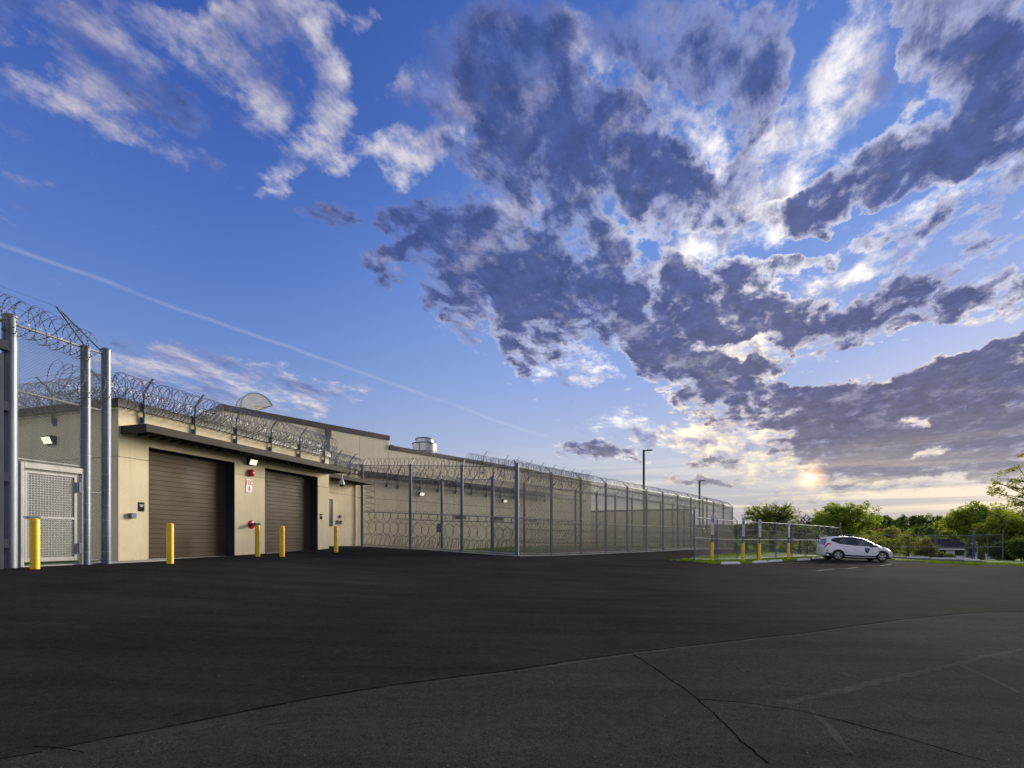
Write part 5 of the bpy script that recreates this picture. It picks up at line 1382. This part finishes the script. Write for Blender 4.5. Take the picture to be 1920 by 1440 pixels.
for side in (-1, 1):
    patch('window_surround', (-.38, 2.44), lin([(-.38, 5.55), (.1, 5.12), (1, 5.05), (2.44, 5.2)]), lin([(-.38, 5.85), (-.1, 5.95), (.3, 6.0), (1.9, 6.0), (2.44, 5.7)]), side, .014, 'carblack', 18)
    patch('side_window', (.14, .90), lin([(.14, 5.35), (.3, 5.14), (.9, 5.12)]), lin([(.14, 5.75), (.9, 5.86)]), side, .020, 'carglass')
    patch('side_window', (1.02, 1.93), lin([(1.0, 5.12), (1.93, 5.13)]), lin([(1.0, 5.86), (1.93, 5.82)]), side, .020, 'carglass')
    patch('quarter_window', (1.99, 2.36), lin([(1.99, 5.14), (2.36, 5.28)]), lin([(1.99, 5.78), (2.36, 5.42)]), side, .020, 'carglass', 4)
    patch('sill_trim', (-.74, 3.2), lin([(-.79, 1.0), (3.2, 1.0)]), lin([(-.79, 2.9), (-.60, 2.8), (-.35, 2.5), (3.0, 2.4), (3.2, 2.2)]), side, .022, 'carblack', 18)
    patch('tail_lamp', (-.79, -.40), lin([(-.79, 4.5), (-.4, 4.85)]), lin([(-.79, 5.45), (-.5, 5.2), (-.4, 4.95)]), side, .016, 'tail', 5)
    patch('head_lamp', (2.78, 3.16), lin([(2.78, 5.6), (3.0, 5.1), (3.16, 4.6)]), lin([(2.78, 6.2), (3.0, 6.2), (3.16, 5.8)]), side, .008, 'headl', 5)
    patch('fog_reflector', (-.74, -.62), lin([(-.74, 3.1), (-.62, 3.1)]), lin([(-.74, 3.3), (-.62, 3.3)]), side, .006, 'tail', 2)
    patch('door_seam', (.955, .968), lin([(0, 2.1), (3, 2.1)]), lin([(0, 4.9), (3, 4.9)]), side, .003, 'carblack', 1)
    patch('door_seam', (2.06, 2.072), lin([(0, 2.1), (3, 2.1)]), lin([(0, 4.9), (3, 4.9)]), side, .003, 'carblack', 1)
    patch('door_handle', (.18, .36), lin([(0, 4.35), (3, 4.35)]), lin([(0, 4.6), (3, 4.6)]), side, .02, 'carwhite', 2)
    patch('door_handle', (1.10, 1.28), lin([(0, 4.3), (3, 4.3)]), lin([(0, 4.55), (3, 4.55)]), side, .02, 'carwhite', 2)
    def mir(b, side=side):
        b.lathe([(0, -.10), (.06, -.09), (.085, 0), (.06, .09), (0, .10)], 12, M=Matrix.Translation((2.0, side * .99, 1.03)) @ Matrix.Rotation(math.radians(90), 4, 'X') @ Matrix.Scale(1.3, 4, (1, 0, 0)))
        b.beam((2.03, side * .86, .98), (2.0, side * .95, 1.0), .05, .04)
    part('wing_mirror', car, M['carblack'], mir, smooth=True)
    # wheels
    for xw in (0.0, 2.6):
        w = empty('wheel'); w.parent = car; w.location = (xw, side * .79, .325)
        RY = Matrix.Rotation(math.radians(90 * -side), 4, 'X')
        part('tyre', w, M['tyre'], lambda b: b.lathe([(.21, -.10), (.30, -.105), (.325, -.07), (.325, .07), (.30, .105), (.225, .105), (.215, .07)], 28, M=RY), smooth=True)
        def rim(b):
            b.lathe([(.228, .06), (.232, .098), (.212, .102), (.205, .07)], 28, M=RY)
            for k_ in range(5):
                a = 2 * math.pi * k_ / 5 + .3
                for da in (-.17, .17):
                    b.prism([(.03 * math.cos(a) - .020 * math.sin(a + da), .03 * math.sin(a) + .020 * math.cos(a + da)), (.03 * math.cos(a) + .020 * math.sin(a + da), .03 * math.sin(a) - .020 * math.cos(a + da)),
                             (.215 * math.cos(a + da) + .024 * math.sin(a + da), .215 * math.sin(a + da) - .024 * math.cos(a + da)), (.215 * math.cos(a + da) - .024 * math.sin(a + da), .215 * math.sin(a + da) + .024 * math.cos(a + da))],
                            .075, .094 - da * .01, lambda u, v, t: RY @ Vector((u, v, t)))
            b.lathe([(.055, .07), (.055, .098), (0, .1)], 14, M=RY)
        part('rim', w, M['alloy'], rim)
        part('brake_disc', w, M['carblack'], lambda b: b.lathe([(.21, .0), (.21, .045), (0, .045)], 24, M=RY))
        ya = side * (sect(xw)[3][0] + .004)
        def arch(b, xw=xw, ya=ya, side=side):
            n = 20; a0, a1 = math.radians(-12), math.radians(192)
            pts = [(xw + .405 * math.cos(a0 + (a1-a0)*i/n), .325 + .405 * math.sin(a0 + (a1-a0)*i/n)) for i in range(n + 1)]
            b.prism(pts, ya, ya - side * .30, lambda u, v, t: (u, t, v))
        part('wheel_arch', car, M['carblack'], arch, fix=True)
        w.location.y = side * (abs(ya) - .085)
def both(name, x0, x1, v0, v1, mat, off=.006, n=6):
    for side in (-1, 1): patch(name, (x0, x1), lambda x: v0, lambda x: v1, side, off, mat, n)
both('windscreen', 1.70, 2.46, 6.25, 8.0, 'carglass'); both('rear_window', -.78, -.62, 5.9, 8.0, 'carglass')
part('roof_spoiler', car, M['carwhite'], lambda b: b.add([(-.70, s * .52, z) for s in (-1, 1) for z in (1.43, 1.47)] + [(-.30, s * .55, z) for s in (-1, 1) for z in (1.46, 1.545)], [(0,1,3,2),(4,6,7,5),(0,4,5,1),(2,3,7,6),(1,5,7,3),(0,2,6,4)]))
part('aerial_fin', car, M['carwhite'], lambda b: b.add([(-.15, 0, 1.53), (.05, 0, 1.54), (-.12, -.01, 1.62), (-.12, .01, 1.62), (-.15, -.03, 1.53), (-.15, .03, 1.53)], [(0, 4, 2, 3, 5), (1, 2, 4), (1, 5, 3), (1, 3, 2)]))
shield = [(-.14, .16), (-.06, .15), (0, .17), (.06, .15), (.14, .16), (.12, -.02), (.07, -.13), (0, -.18), (-.07, -.13), (-.12, -.02)]
def shd(k, y0):
    return lambda b: b.prism([(1.70 + u * k, .70 + v * k) for u, v in shield], y0, y0 + .006, lambda u, v, t: (u, t, v))
part('door_badge', car, M['carblack'], shd(1.0, -.893), fix=True)
bd = part('door_badge_centre', car, M['signblue'], shd(.55, -.8985), fix=True)
part('badge_star', car, M['signwhite'], lambda b: b.prism([(1.70 + r_ * math.cos(a_), .71 + r_ * math.sin(a_)) for i in range(10) for r_, a_ in [((.035 if i % 2 == 0 else .015), math.pi/2 + i * math.pi/5)]], -.9025, -.899, lambda u, v, t: (u, t, v)), fix=True)
part('wing_emblem', car, M['greybox'], lambda b: (b.box((2.32, -.889, .795), (2.37, -.878, .83)), b.box((2.39, -.889, .795), (2.44, -.878, .83))))
part('number_plate', car, M['signwhite'], lambda b: b.box((-.852, -.15, .78), (-.84, .15, .90)))

# ================================================================= lamp posts
def lamp_post(px, ytop, depth, arm, label, w=.15):
    p = at(px, ytop, depth); z0 = gz(p.x, p.y); h = p.z - z0
    t = empty('lamp_post', (p.x, p.y, z0)); tag(t, label, 'lamp post', 'dark lamp posts beyond the fence')
    part('pole', t, M['black'], lambda b: b.box((-w/2, -w/2, -.3), (w/2, w/2, h)))
    part('arm', t, M['black'], lambda b: (b.beam((0, 0, h - .12), (arm * .32, 0, h - .05), .08, .10), b.box((-.04, -.05, h), (.04, .05, h + .05))))
    part('lamp_head', t, M['black'], lambda b: b.prism([(arm * .28, h - .10), (arm * .28, h + .03), (arm * .85, h + .01), (arm * .92, h - .04), (arm * .85, h - .07)], -.18, .18, lambda u, v, s: (u, s, v)), fix=True)
    return t
lamp_post(1207, 843.5, 52, 1, 'tallest dark square lamp post rising behind the middle of the outer fence', .18)
lamp_post(1311.5, 901, 80, 1, 'middle dark lamp post with its head to the right, near the fence end', .2)
lamp_post(1325.5, 934, 105, -1, 'smallest dark lamp post with its head turned left', .22)

# ================================================================= houses
M['slate'] = pmat('dark_shingle', (.035, .038, .055), .85, 0, .2, 3.0, .4, 12); M['siding'] = pmat('white_siding', (.66, .68, .72), .6, 0, .05); M['darkwin'] = pmat('dark_window', (.02, .022, .035), .15)
ho = empty('white_house', Vector((81.5, 92.0, gz(81.5, 92.0))), math.radians(-36)); tag(ho, 'white sided house with dark shingle roof half hidden behind the car park fence', 'house')
zb = CAM_H - 1.75 - ho.location.z; zr_ = CAM_H - .05 - ho.location.z
def hw_(b):
    b.box((-6.0, 0, -2), (1.8, 6, zb)); b.box((1.8, -1.2, -2), (6.0, 6.5, zb)); b.add([(1.8, -1.19, zb), (6.0, -1.19, zb), (3.9, -1.19, zr_ - .25)], [(0, 1, 2)])
part('wall', ho, M['siding'], hw_)
roofo = part('roof', ho, M['slate'], lambda b: (b.prism([(-.5, zb - .05), (3, zr_), (6.5, zb - .05), (6.5, zb - .2), (3, zr_ - .16), (-.5, zb - .2)], -6.3, 2.2, lambda u, v, t: (t, u, v)),
     b.prism([(1.5, zb - .08), (3.9, zr_ - .05), (6.3, zb - .08), (6.3, zb - .22), (3.9, zr_ - .2), (1.5, zb - .22)], -1.45, 6.5, lambda u, v, t: (u, t, v))), fix=True)
for k_ in range(12):
    f_ = k_ / 12; y_, z_ = -.5 + 3.5 * f_, zb - .05 + (zr_ - zb + .05) * f_
    part('shingle_course', roofo, M['slate'], lambda b: b.box((-6.28, y_, z_ + .02), (1.75, y_ + .02, z_ + .05 + .1 * (zr_ - zb) / 3.5)))
part('vent_pipe', roofo, M['white'], lambda b: b.box((-5.1, 2.0, zr_ - .9), (-4.75, 2.35, zr_ + .05)))
part('bargeboard', ho, M['signwhite'], lambda b: (b.beam((1.5, -1.48, zb - .15), (3.9, -1.48, zr_ - .10), .05, .2, up=(0, 1, 0)), b.beam((6.3, -1.48, zb - .15), (3.9, -1.48, zr_ - .10), .05, .2, up=(0, 1, 0)), b.box((-6.35, -.58, zb - .28), (2.0, -.50, zb - .06))))
for (x0, x1, z0, z1_) in ((-5.4, -4.4, -1.2, -.3), (-2.3, -1.4, -1.5, -.35), (-.2, 1.1, -1.35, -.3)):
    wf_ = part('window', ho, M['darkwin'], lambda b: b.box((x0, -.04, zb + z0), (x1, -.005, zb + z1_)))
    part('frame', wf_, M['signwhite'], lambda b: (b.box((x0 - .07, -.06, zb + z0 - .07), (x0, -.004, zb + z1_ + .07)), b.box((x1, -.06, zb + z0 - .07), (x1 + .07, -.004, zb + z1_ + .07)), b.box((x0, -.06, zb + z1_), (x1, -.004, zb + z1_ + .07)), b.box((x0, -.06, zb + z0 - .07), (x1, -.004, zb + z0))))
h2 = empty('grey_roofed_house', Vector((78, 118, gz(78, 118))), math.radians(-20)); tag(h2, 'distant house with grey roof just above the white car', 'house')
e2, r2_ = CAM_H - .1 - h2.location.z, CAM_H + 1.0 - h2.location.z
part('wall', h2, M['siding'], lambda b: (b.box((-4.5, 0, -2), (2.5, 5, e2)), b.add([(2.5, 0, e2), (2.5, 5, e2), (2.5, 2.5, r2_ - .1)], [(0, 1, 2)])))
part('roof', h2, M['roofmem'], lambda b: b.prism([(-.4, e2 - .05), (2.5, r2_), (5.4, e2 - .05), (5.4, e2 - .2), (2.5, r2_ - .15), (-.4, e2 - .2)], -4.7, 2.7, lambda u, v, t: (t, u, v)), fix=True)
up_ = empty('utility_pole', Vector((73.0, 86.5, gz(73, 86.5)))); tag(up_, 'weathered grey utility pole standing beside the white house roof', 'utility pole')
ph = CAM_H + 1.1 - up_.location.z
part('pole', up_, M['greybox'], lambda b: b.tube([(0, 0, -.5), (0, 0, ph)], [.17, .12], 8)); part('crossarm', up_, M['greybox'], lambda b: b.beam((-.5, 0, ph - .3), (.5, 0, ph - .3), .1, .1))

# ================================================================= trees and plants
def leafmat(name, c1, c2, tr=.55):
    m, k, b = material(name); nt = m.node_tree
    pos = k.new('ShaderNodeNewGeometry').outputs['Position']
    oi = k.new('ShaderNodeObjectInfo')
    f = k.ramp01(k.noise(pos, .55, 4, .6), .32, .68, kind='LINEAR'); f2 = k.ramp01(k.noise(pos, 7, 2, .6), .3, .7, .55, 1.45, 'LINEAR')
    c = k.v('SCALE', k.mix(f, c1, c2), k.m('MULTIPLY', f2, 1.15))
    k.put(b.inputs['Base Color'], c); b.inputs['Roughness'].default_value = .6; b.inputs['Specular IOR Level'].default_value = .2
    t = k.new('ShaderNodeBsdfTranslucent'); k.put(t.inputs[0], k.v('MULTIPLY', c, (1.6, 1.55, .6)))
    mx = k.new('ShaderNodeMixShader'); mx.inputs[0].default_value = tr
    o = nt.nodes['Material Output']; k.l.new(b.outputs[0], mx.inputs[1]); k.l.new(t.outputs[0], mx.inputs[2]); k.l.new(mx.outputs[0], o.inputs[0])
    return m
L_ = {'oak': leafmat('oak_leaves', (.13, .18, .022), (.22, .24, .038)), 'bright': leafmat('fresh_leaves', (.13, .20, .022), (.24, .28, .04)), 'olive': leafmat('olive_leaves', (.13, .15, .04), (.21, .21, .06)),
      'deep': leafmat('deep_leaves', (.045, .085, .018), (.085, .13, .028)), 'wood': leafmat('wood_leaves', (.06, .11, .032), (.12, .18, .05), .55), 'rust': leafmat('rusty_leaves', (.14, .09, .03), (.2, .14, .04)), 'grassb': leafmat('grass_blades', (.075, .15, .015), (.14, .21, .03), .4)}
M['bark'] = pmat('bark', (.055, .045, .036), .9, 0, .3, 4, .5, 20)
def leaf_cloud(rr, centres, n, size, flat=.8):
    """leaf clumps about the given (centre, radius) spots, as loose quads facing all ways"""
    V_ = []; 
    for c, r in centres:
        for _ in range(n):
            while True:
                d = Vector((rr.uniform(-1, 1), rr.uniform(-1, 1), rr.uniform(-1, 1)))
                if d.length <= 1: break
            d = d * (.35 + .65 * d.length) if d.length else d
            p = c + Vector((d.x * r, d.y * r, d.z * r * flat))
            a = Vector((rr.gauss(0, 1), rr.gauss(0, 1), rr.gauss(0, .6))).normalized(); q = a.orthogonal().normalized()
            q = (q + a.cross(q) * rr.uniform(-1, 1)).normalized(); s = size * rr.uniform(.6, 1.3)
            e = a * s * .5; g_ = q * s * .32
            V_ += [p - e, p + g_, p + e, p - g_]
    return V_
def leaves_obj(name, V_, mat, parent, kind='stuff'):
    me = bpy.data.meshes.new(name); n = len(V_)
    me.vertices.add(n); me.vertices.foreach_set('co', np.array([v[:] for v in V_], dtype=np.float32).ravel())
    me.loops.add(n); me.loops.foreach_set('vertex_index', np.arange(n, dtype=np.int32))
    me.polygons.add(n // 4); me.polygons.foreach_set('loop_start', np.arange(0, n, 4, dtype=np.int32)); me.update(calc_edges=True); me.materials.append(mat)
    return link(name, me, parent)
def tree(name, label, x, y, h, rad, crown_lo, leaf, seed, n_clump=70, per=70, size=.28, clump=.9, group=None, cat='tree', trunk_r=.28, squash=1.0, bare=0.0, hollow=.45, lean=0, extra=None, gap=0.0):
    rr = random.Random(seed); z0 = gz(x, y)
    t = empty(name, (x, y, z0)); tag(t, label, cat, group)
    b = MB(); ct = Vector((lean, 0, crown_lo + (h - crown_lo) * .5)); hz = (h - crown_lo) / 2
    top = Vector((lean * .8, 0, crown_lo + (h - crown_lo) * .62))
    trunkpts = [Vector((0, 0, -.4)), Vector((rr.uniform(-.1, .1), rr.uniform(-.1, .1), crown_lo * .6)), Vector((lean * .4, 0, crown_lo + hz * .4)), top]
    b.tube(trunkpts, [trunk_r * 1.25, trunk_r, trunk_r * .7, trunk_r * .25], 8)
    spots = []
    for i in range(n_clump):
        while True:
            d = Vector((rr.uniform(-1, 1), rr.uniform(-1, 1), rr.uniform(-1, 1)))
            if hollow < d.length <= 1: break
        if d.z < -.2: d.x *= .85; d.y *= .85
        k_ = 1 + .13 * math.sin(3.1 * math.atan2(d.y, d.x) + seed) + rr.uniform(-.10, .10)
        c = ct + Vector((d.x * rad * k_, d.y * rad * k_, d.z * hz * k_ * squash))
        spots.append((c, clump * rr.uniform(.6, 1.25)))
    if extra: spots += [(Vector(e[:3]), e[3]) for e in extra]
    for i, (c, r) in enumerate(spots):
        if i % 2 == 0 or bare:
            s0 = trunkpts[1].lerp(top, rr.uniform(.2, .95)); m_ = s0.lerp(c, .5) + Vector((rr.uniform(-.3, .3), rr.uniform(-.3, .3), rr.uniform(-.1, .5)))
            b.tube([s0, m_, c], [trunk_r * .32, trunk_r * .18, .02], 4)
            if bare:
                for _ in range(5):
                    e = c + Vector((rr.uniform(-1, 1), rr.uniform(-1, 1), rr.uniform(-.2, 1.2))) * clump
                    b.tube([m_.lerp(c, rr.uniform(.2, 1)), e.lerp(c, .5) + Vector((0, 0, .1)), e], [.05, .03, .012], 3)
    b.build('trunk', M['bark'], t)
    sp = [s_ for s_ in spots if rr.random() >= bare]
    if sp and per: leaves_obj('crown', leaf_cloud(rr, sp, per, size), L_[leaf], t, None)
    return t
def relh(d, y): return (1010 - y) / FPX * d     # rise above eye level
def T(px, depth): return (px - 960) / FPX * depth
def place_tree(label, px, depth, ytop, half_px, ylow, leaf, seed, **kw):
    x = T(px, depth); z0 = gz(x, depth); h = CAM_H + relh(depth, ytop) - z0; lo = CAM_H + relh(depth, ylow) - z0
    return tree(kw.pop('name', 'broadleaf_tree'), label, x, depth, h, half_px / FPX * depth, lo, leaf, seed, **kw)
GRP = 'trees around the car park and houses'
place_tree('open crowned olive green tree left of the sun with sky showing through', 1448, 92, 947, 50, 992, 'oak', 1, n_clump=110, per=42, size=.34, clump=.95, trunk_r=.42, group=GRP, bare=.12, hollow=.3)
place_tree('small bare twiggy tree between the two large round trees', 1513, 96, 965, 20, 990, 'rust', 2, n_clump=26, per=0, clump=.9, trunk_r=.16, bare=1.0, group=GRP, name='bare_tree')
place_tree('dense round bright green tree below the sun', 1581, 80, 945, 54, 1012, 'bright', 3, n_clump=190, per=80, size=.32, clump=.85, trunk_r=.38, group=GRP, hollow=.35)
place_tree('big leafy tree right of the white house', 1840, 70, 948, 56, 1018, 'bright', 4, n_clump=210, per=75, size=.32, clump=.9, trunk_r=.36, group=GRP, hollow=.3)
place_tree('bushy green tree at the right edge behind the short fence bay', 1898, 58, 962, 52, 1052, 'oak', 5, n_clump=220, per=80, size=.28, clump=.75, trunk_r=.3, group=GRP, hollow=.25)
place_tree('tall loose tree whose leafy twigs reach in at the right edge', 1985, 34, 835, 88, 985, 'olive', 6, n_clump=190, per=60, size=.13, clump=.34, trunk_r=.16, group=GRP, hollow=.45)
place_tree('rounded tree left of the house with yellow green leaves', 1672, 88, 992, 24, 1030, 'olive', 7, n_clump=60, per=60, size=.3, clump=.8, trunk_r=.2, group=GRP)
place_tree('rusty budding small tree behind the car bonnet', 1645, 100, 990, 14, 1015, 'rust', 8, n_clump=30, per=40, size=.3, clump=.7, trunk_r=.15, group=GRP, bare=.1)
place_tree('mid green tree behind the house roof', 1795, 110, 970, 34, 1010, 'oak', 9, n_clump=110, per=60, size=.4, clump=1.2, trunk_r=.3, group=GRP)
place_tree('low dark green tree at the foot of the olive tree', 1400, 88, 985, 26, 1008, 'deep', 10, n_clump=60, per=55, size=.32, clump=.9, trunk_r=.2, group=GRP)
place_tree('small dark tree between fence end and the parking signs', 1500, 90, 983, 26, 1012, 'deep', 12, n_clump=60, per=55, size=.34, clump=.9, trunk_r=.2, group=GRP)
BG_ = 'shrubs beyond the car park fence'
def shrub(label, px, depth, ytop, half, leaf, seed, n=60, per=60, size=.18, clump=.45):
    x = T(px, depth); z0 = gz(x, depth); h = CAM_H + relh(depth, ytop) - z0
    return tree('shrub', label, x, depth, h, half / FPX * depth, .15, leaf, seed, n_clump=n, per=per, size=size, clump=clump, group=BG_, cat='shrub', trunk_r=.06, hollow=.2)
shrub('olive shrub just right of the car windscreen', 1632, 66, 1003, 22, 'olive', 21)
shrub('broad olive green shrub behind the second fence post right of the car', 1662, 64, 1006, 22, 'oak', 22)
shrub('green shrub standing upright left of the white house', 1703, 66, 1000, 18, 'oak', 23)
shrub('feathery pale willow shrub left of the house roof', 1733, 62, 1012, 20, 'olive', 24, n=70)
shrub('low spreading shrub under the house windows', 1764, 60, 1039, 18, 'olive', 25, n=40)
shrub('dark leafy sapling before the house gable', 1822, 56, 1018, 7, 'deep', 26, n=26, per=30)
shrub('grey green shrub filling the short fence bay', 1870, 60, 1016, 13, 'deep', 27, n=50)
shrub('dense dark hedge shrub at the foot of the right edge trees', 1888, 50, 1018, 30, 'deep', 28, n=110, per=70)
shrub('second hedge shrub running out of the picture at right', 1925, 44, 1010, 28, 'deep', 29, n=100, per=70, size=.16)
shrub('leafless grey shrub behind the far fence rails', 1480, 66, 1004, 22, 'rust', 30, n=26, per=12)

# far wood: one mass of crowns
rr = random.Random(77)
wood = empty('far_wood', (0, 0, 0)); 
V_ = []; cores = MB()
def crownmass(px, depth, ytop, half, n):
    x = T(px, depth); top = CAM_H + relh(depth, ytop); r = half / FPX * depth
    for i in range(n):
        a = rr.uniform(0, 2 * math.pi); e = rr.random(); 
        c = Vector((x + r * math.cos(a) * math.sqrt(1 - e * e * .8), depth + r * .5 * math.sin(a), top - r * .9 + r * .75 * e - rr.uniform(0, .6)))
        V_.extend(leaf_cloud(rr, [(c, r * .36)], 34, max(.5, depth * .0042)))
    for i in range(n // 2):
        c = Vector((x + rr.uniform(-r, r), depth + rr.uniform(-1, 1), top - r * 1.0 - rr.uniform(0, 6)))
        V_.extend(leaf_cloud(rr, [(c, r * .5)], 34, max(.6, depth * .005)))
for i in range(30):
    px = 1380 + i * 20 + rr.uniform(-6, 6)
    yt = 972 + rr.uniform(-5, 6) + (10 if px < 1540 else 0) - (4 if 1640 < px < 1780 else 0)
    crownmass(px, rr.uniform(150, 175), yt, rr.uniform(13, 19), 26)
for i in range(20):
    px = 1385 + i * 28 + rr.uniform(-8, 8)
    crownmass(px, rr.uniform(125, 138), 988 + rr.uniform(-6, 4) + (6 if px < 1540 else 0), rr.uniform(13, 18), 22)
for i in range(26):
    px = 1090 + i * 11.5
    crownmass(px, rr.uniform(150, 170), 992 + rr.uniform(-6, 5), 13, 10)
bpy.data.objects.remove(wood)
wo = leaves_obj('far_wood', V_, L_['wood'], None); tag(wo, 'distant green wood closing the horizon behind the car park', 'wood', kind='stuff')
# upright sheet standing for the wood's inner shade, so no sky shows between stems
wb = MB()
pts = [(T(px, 185), 185) for px in range(1050, 2100, 50)]
for (x0, y0), (x1, y1) in zip(pts, pts[1:]):
    wb.add([(x0, y0, gz(x0, y0) - 1), (x1, y1, gz(x1, y1) - 1), (x1, y1, CAM_H + 5.2), (x0, y0, CAM_H + 5.2), (x0, y0 + 12, CAM_H + 4.6), (x1, y1 + 12, CAM_H + 4.6)], [(0, 1, 2, 3), (3, 2, 5, 4)])
wood_sheet = tag(wb.build('wood_backing', L_['wood']), kind='structure')

# grass tufts along the near edges of the lawns
def tufts(name, zones, n, hmax, seed, mat='grassb'):
    r = random.Random(seed); V_ = []
    for _ in range(n):
        z_ = r.choice(zones); (ax_, ay_), (bx_, by_), wd = z_
        t = r.random(); o = r.random() ** 1.6 * wd
        dx_, dy_ = bx_ - ax_, by_ - ay_; l = math.hypot(dx_, dy_); nx, ny = -dy_ / l, dx_ / l
        x, y = ax_ + dx_ * t + nx * o, ay_ + dy_ * t + ny * o; z = gz_fast(x, y) - .055
        h = hmax * r.uniform(.4, 1.2); a = r.uniform(0, 6.28); w = .012 + .02 * r.random(); lx, ly = r.uniform(-.5, .5) * h, r.uniform(-.5, .5) * h
        V_ += [Vector((x - w * math.cos(a), y - w * math.sin(a), z)), Vector((x + w * math.cos(a), y + w * math.sin(a), z)), Vector((x + lx + w * .3, y + ly, z + h)), Vector((x + lx - w * .3, y + ly, z + h))]
    o = leaves_obj(name, V_, L_[mat], None); return tag(o, 'short green grass blades along the edges of the lawns', 'grass', kind='stuff')
_gx = np.arange(-16, 64, .5); _gy = np.arange(20, 70, .5); _GXX, _GYY = np.meshgrid(_gx, _gy); _GZ = CAM_H + rel_np(_GXX, _GYY)
def gz_fast(x, y):
    i = min(max((x + 16) / .5, 0), len(_gx) - 1.001); j = min(max((y - 20) / .5, 0), len(_gy) - 1.001)
    a, b = int(i), int(j); f, g_ = i - a, j - b
    return float(_GZ[b, a] * (1-f) * (1-g_) + _GZ[b, a+1] * f * (1-g_) + _GZ[b+1, a] * (1-f) * g_ + _GZ[b+1, a+1] * f * g_)
ez = [(edge[i], edge[i+1], 2.6) for i in range(len(edge) - 1)]
rz2 = [(road[i+1], road[i], 1.2) for i in range(len(road) - 1)]
tufts('grass_blades', ez * 2 + rz2, 26000, .11, 5)
ny_ = [((I0 + n2 * 2.2 + d2 * k_).to_tuple()[:2], (I0 + n2 * 2.2 + d2 * (k_ + 6)).to_tuple()[:2], 3.0) for k_ in (-4, 2, 8, 14, 20)] + [((I0 - d1 * 8 + n1 * 1.0).to_tuple()[:2], (I0 + n1 * 1.0).to_tuple()[:2], 2.5)]
# fallen leaves on the gravel strip and grit on the asphalt near the kerb
def litter(name, label, segs, n, size, mat, seed, cat):
    r = random.Random(seed); V_ = []
    for _ in range(n):
        (a, b, wd) = r.choice(segs); t = r.random(); o = r.random() * wd
        d_ = (b - a); nn = Vector((-d_.y, d_.x, 0)).normalized(); p = a + d_ * t + nn * o; z = gz_fast(p.x, p.y) - .02
        s_ = size * r.uniform(.5, 1.4); ang = r.uniform(0, 6.28); u_ = Vector((math.cos(ang), math.sin(ang), r.uniform(-.4, .4))) * s_; w_ = Vector((-math.sin(ang), math.cos(ang), r.uniform(-.4, .4))) * s_ * .7
        c = Vector((p.x, p.y, z + s_ * .4)); V_ += [c - u_, c + w_, c + u_, c - w_]
    return tag(leaves_obj(name, V_, mat, None), label, cat, kind='stuff')
M['leaf_lit'] = pmat('fallen_leaves', (.20, .085, .04), .8, 0, .5, 9)
litter('fallen_leaves', 'reddish brown fallen leaves and chips at the foot of the outer fence', [(P0, P3, 1.4), (P3, P3 + d2 * 14, 1.2), (P3 + d2 * 12, P15, 1.0)], 7000, .035, M['leaf_lit'], 9, 'leaves')
